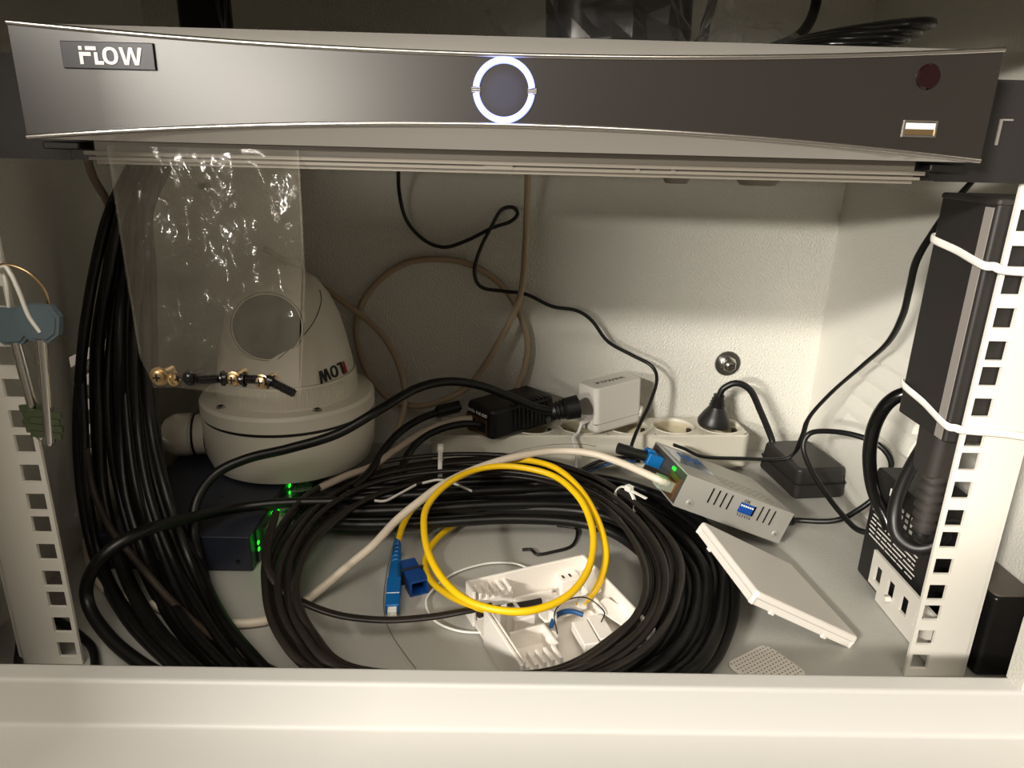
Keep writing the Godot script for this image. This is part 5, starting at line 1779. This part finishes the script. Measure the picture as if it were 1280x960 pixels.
# ------------------------------------------------------------------ bag with screws
func bag_of_screws() -> void:
	var x0 := -0.1648
	var x1 := -0.0868
	var yt := 0.2705
	var yb := 0.1635
	var Z := 0.0125
	var o := thing("clear_bag", "clear crumpled plastic bag of screws hanging under the recorder", "bag", Transform3D(Basis(), Vector3((x0 + x1) / 2, yb, Z)))
	var n := FastNoiseLite.new()
	n.seed = 11
	n.frequency = 11.0
	n.fractal_type = FastNoiseLite.FRACTAL_RIDGED
	n.fractal_octaves = 2
	var nc := FastNoiseLite.new()
	nc.seed = 21
	nc.noise_type = FastNoiseLite.TYPE_CELLULAR
	nc.frequency = 46.0
	nc.cellular_return_type = FastNoiseLite.RETURN_DISTANCE
	nc.cellular_jitter = 1.0
	var n2 := FastNoiseLite.new()
	n2.seed = 4
	n2.frequency = 14.0
	var U := 62
	var V := 84
	for side in 2:
		var P := []
		for j in V + 1:
			var row := PackedVector3Array()
			for i in U + 1:
				var u := float(i) / U
				var v := float(j) / V
				var y := lerpf(yt, yb, v)
				var xl := lerpf(x0, x0 + 0.0008, v)
				if v > 0.85:
					xl += 0.004 * sin((v - 0.85) / 0.15 * PI * 0.5) * (1.0 if side == 0 else 1.0)
				var xr := lerpf(x1, x1 - 0.0065, smoothstep(0.2, 1.0, v))
				var x := lerpf(xl, xr, u)
				var puff := sin(PI * u) * (0.2 + 0.8 * sin(PI * clampf(v * 1.02, 0, 1)))
				var edge := minf(minf(u, 1 - u) * 8.0, minf(v, 1 - v) * 10.0)
				var wr := n.get_noise_3d(x * 1.6 + side * 3.0, y * 1.0 + x * 0.8, 0) * 0.0036 + n2.get_noise_3d(x * 2.0, y * 2.0, side * 5.0) * 0.0030
				wr += nc.get_noise_3d(x * 1.3 + y * 0.4, y * 0.8 - x * 0.3, side * 2.0) * 0.0034
				var zz := puff * 0.0042 * (1.0 if side == 0 else -0.8) + wr * clampf(edge, 0.08, 1.0)
				y += 0.0022 * sin(u * 5.0 + 1.0) * smoothstep(0.93, 1.0, v)
				row.append(Vector3(x, y, Z + zz) - o.position)
			P.append(row)
		var N := []
		for j in V + 1:
			var row := PackedVector3Array()
			for i in U + 1:
				var dx: Vector3 = P[j][mini(i + 1, U)] - P[j][maxi(i - 1, 0)]
				var dy: Vector3 = P[mini(j + 1, V)][i] - P[maxi(j - 1, 0)][i]
				var nn := dy.cross(dx).normalized()
				row.append(nn if nn.z > 0 else -nn)
			N.append(row)
		var m := Mesher.new()
		var hc := Vector3(fz(255, 233, Z).x, fz(255, 233, Z).y, Z) - o.position
		for j in V:
			for i in U:
				var c: Vector3 = (P[j][i] + P[j + 1][i + 1]) * 0.5
				if Vector2(c.x - hc.x, c.y - hc.y).length() < 0.0017:
					continue
				m.quad(P[j][i], P[j][i + 1], P[j + 1][i + 1], P[j + 1][i], N[j][i], N[j][i + 1], N[j + 1][i + 1], N[j + 1][i])
		part("sheet", m, M.bag, o)
	var m2 := Mesher.new()
	m2.tube(PackedVector3Array([Vector3(x0, yt, Z) - o.position, Vector3(x0 + 0.0004, (yt + yb) / 2, Z) - o.position, Vector3(x0 + 0.001, yb + 0.018, Z) - o.position]), 0.0005, 6)
	part("side_seam", m2, M.bag, o)
	m2 = Mesher.new()
	m2.tube(PackedVector3Array([Vector3(x1, yt, Z) - o.position, Vector3(x1 - 0.001, (yt + yb) / 2, Z) - o.position, Vector3(x1 - 0.0064, yb, Z) - o.position]), 0.0005, 6)
	part("side_seam", m2, M.bag, o)
	# what lies in it
	var list := [
		[200, 470, -8.0, 0.93, "brass", "brass screw with a washer face at the left bottom of the bag"],
		[216, 473, 185.0, 0.3, "brass", "second brass screw, lying beside the leftmost one in the bag"],
		[238, 472, -15.0, 0.85, "black_gloss", "black screw standing head up, third from the left in the bag"],
		[278, 473, 185.0, 0.0, "black_gloss", "black screw lying flat in the middle of the bag bottom"],
		[293, 473, -10.0, 0.9, "brass", "brass screw seen end on between the black ones in the bag"],
		[307, 474, 0.0, 0.0, "black_gloss", "black screw lying flat right of the brass one seen end on"],
		[328, 477, -25.0, 0.8, "brass", "brass screw between the two rightmost black ones in the bag"],
		[340, 478, -28.0, 0.0, "black_gloss", "rightmost black screw, tilted down towards the bag corner"],
	]
	for e in list:
		screw(fz(e[0], e[1], Z + 0.0005), e[2], e[3], M[e[4]], e[5], 1.0 if e[0] < 205 else 0.8)

func screw(at: Vector3, deg: float, toward: float, mt: Material, label: String, f: float) -> void:
	var ax := Vector3(cos(deg_to_rad(deg)), sin(deg_to_rad(deg)), 0).lerp(Vector3(0, 0, -1), toward).normalized()
	var o := thing("loose_screw", label, "screw", framed(at, ax, Vector3(0, 0, 1) if absf(ax.z) < 0.8 else Vector3.UP), "screws in the bag")
	var m := Mesher.new()
	m.spun(Vector3(0, 0, 0), Vector3(-0.0030, 0, 0), [Vector2(0, 0), Vector2(0.0044 * f, 0), Vector2(0.0044 * f, 0.25), Vector2(0.0034 * f, 0.3), Vector2(0.0032 * f, 0.8), Vector2(0.0020 * f, 1), Vector2(0, 1)], 20)
	var h := part("head", m, mt, o)
	m = Mesher.new()
	m.box(Vector3(-0.0030, 0, 0), Vector3(0.0004, 0.0034, 0.0007))
	m.box(Vector3(-0.0030, 0, 0), Vector3(0.0004, 0.0007, 0.0034))
	part("recess", m, M.dark_hole, h)
	m = Mesher.new()
	var p := [Vector2(0, 0), Vector2(0.0019, 0)]
	for k in 9:
		p.append(Vector2(0.0022, (k + 0.3) / 9.5))
		p.append(Vector2(0.0017, (k + 0.8) / 9.5))
	p.append(Vector2(0.0015, 1))
	p.append(Vector2(0, 1))
	m.spun(Vector3(0, 0, 0), Vector3(0.0115, 0, 0), p, 14)
	part("shank", m, mt, o)

# ------------------------------------------------------------------ keys
func keys() -> void:
	var Z := 0.014
	var m := Mesher.new()
	var rc := fz(16, 370, Z)
	var p := PackedVector3Array()
	for i in 28:
		var a := TAU * i / 28.0
		p.append(rc + Vector3(cos(a) * 0.0148, sin(a) * 0.0140, 0.002 * sin(a)))
	m.tube(smooth(p, 2, true), 0.0007, 8, 1.0, false, true)
	solo("key_ring", m, M.brass, "thin brass key ring hanging on the left rack rail", "key ring")
	m = Mesher.new()
	m.tube(smooth(pz([Vector3(-20, 350, 0.012), Vector3(4, 335, 0.016), Vector3(13, 342, 0.019), Vector3(24, 365, 0.020), Vector3(36, 395, 0.020), Vector3(50, 415, 0.019)])), 0.0020, 8, 0.5, true, false, Vector3(0.5, 0.3, 1))
	m.tube(smooth(pz([Vector3(-12, 300, 0.006), Vector3(2, 335, 0.012), Vector3(8, 355, 0.014), Vector3(12, 385, 0.013)])), 0.0020, 8, 0.5, true, false, Vector3(0.5, 0.3, 1))
	solo("cable_tie", m, M.tie_white, "white cable tie threaded through the keys on the left rail", "cable tie")
	for k in 2:
		var head: Vector3 = fz([50, 14][k], [404, 408][k], Z + [0.004, 0.0][k])
		var tip: Vector3 = fz([63, 52][k], [556, 548][k], Z + [0.004, 0.001][k])
		var dn := (tip - head).normalized()
		var side := dn.cross(Vector3(0, 0, 1)).normalized()
		var o := thing("key", ["long double-bit key with a grey head, in front on the ring", "long double-bit key with a grey head, behind the other at the edge"][k], "key", Transform3D(Basis(side, -dn, side.cross(-dn)), head))
		var L := head.distance_to(tip)
		m = Mesher.new()
		var hx := PackedVector2Array([Vector2(-0.0095, 0.004), Vector2(-0.006, 0.0085), Vector2(0.006, 0.0085), Vector2(0.0095, 0.004), Vector2(0.0085, -0.004), Vector2(0.004, -0.0080), Vector2(-0.004, -0.0080), Vector2(-0.0085, -0.004)])
		m.prism(hx, -0.0016, 0.0016)
		var inner := PackedVector2Array()
		for q in hx:
			inner.append(q * 0.82)
		m.prism(inner, -0.0021, 0.0021)
		var hd := part("head", m, M.key_head, o)
		m = Mesher.new()
		m.box(Vector3(0.0, 0.0045, 0.0018), Vector3(0.008, 0.0035, 0.0010))
		part("ring_slot", m, M.dark_hole, hd)
		m = Mesher.new()
		m.spun(Vector3(0, -0.007, 0), Vector3(0, -L, 0), [Vector2(0, 0), Vector2(0.0023, 0), Vector2(0.0023, 0.97), Vector2(0.0017, 1), Vector2(0, 1)], 16)
		part("stem", m, M.chrome, o)
		m = Mesher.new()
		var sgn: float = [1.0, -1.0][k]
		for j in 4:
			var w: float = [0.0085, 0.0095, 0.0080, 0.0092][j]
			m.box(Vector3(sgn * 0.0 + w * 0.15 * sgn, -L + 0.0050 + j * 0.0034, 0), Vector3(w * 1.6, 0.0031, 0.0016))
		part("bit", m, M.key_bit, o)
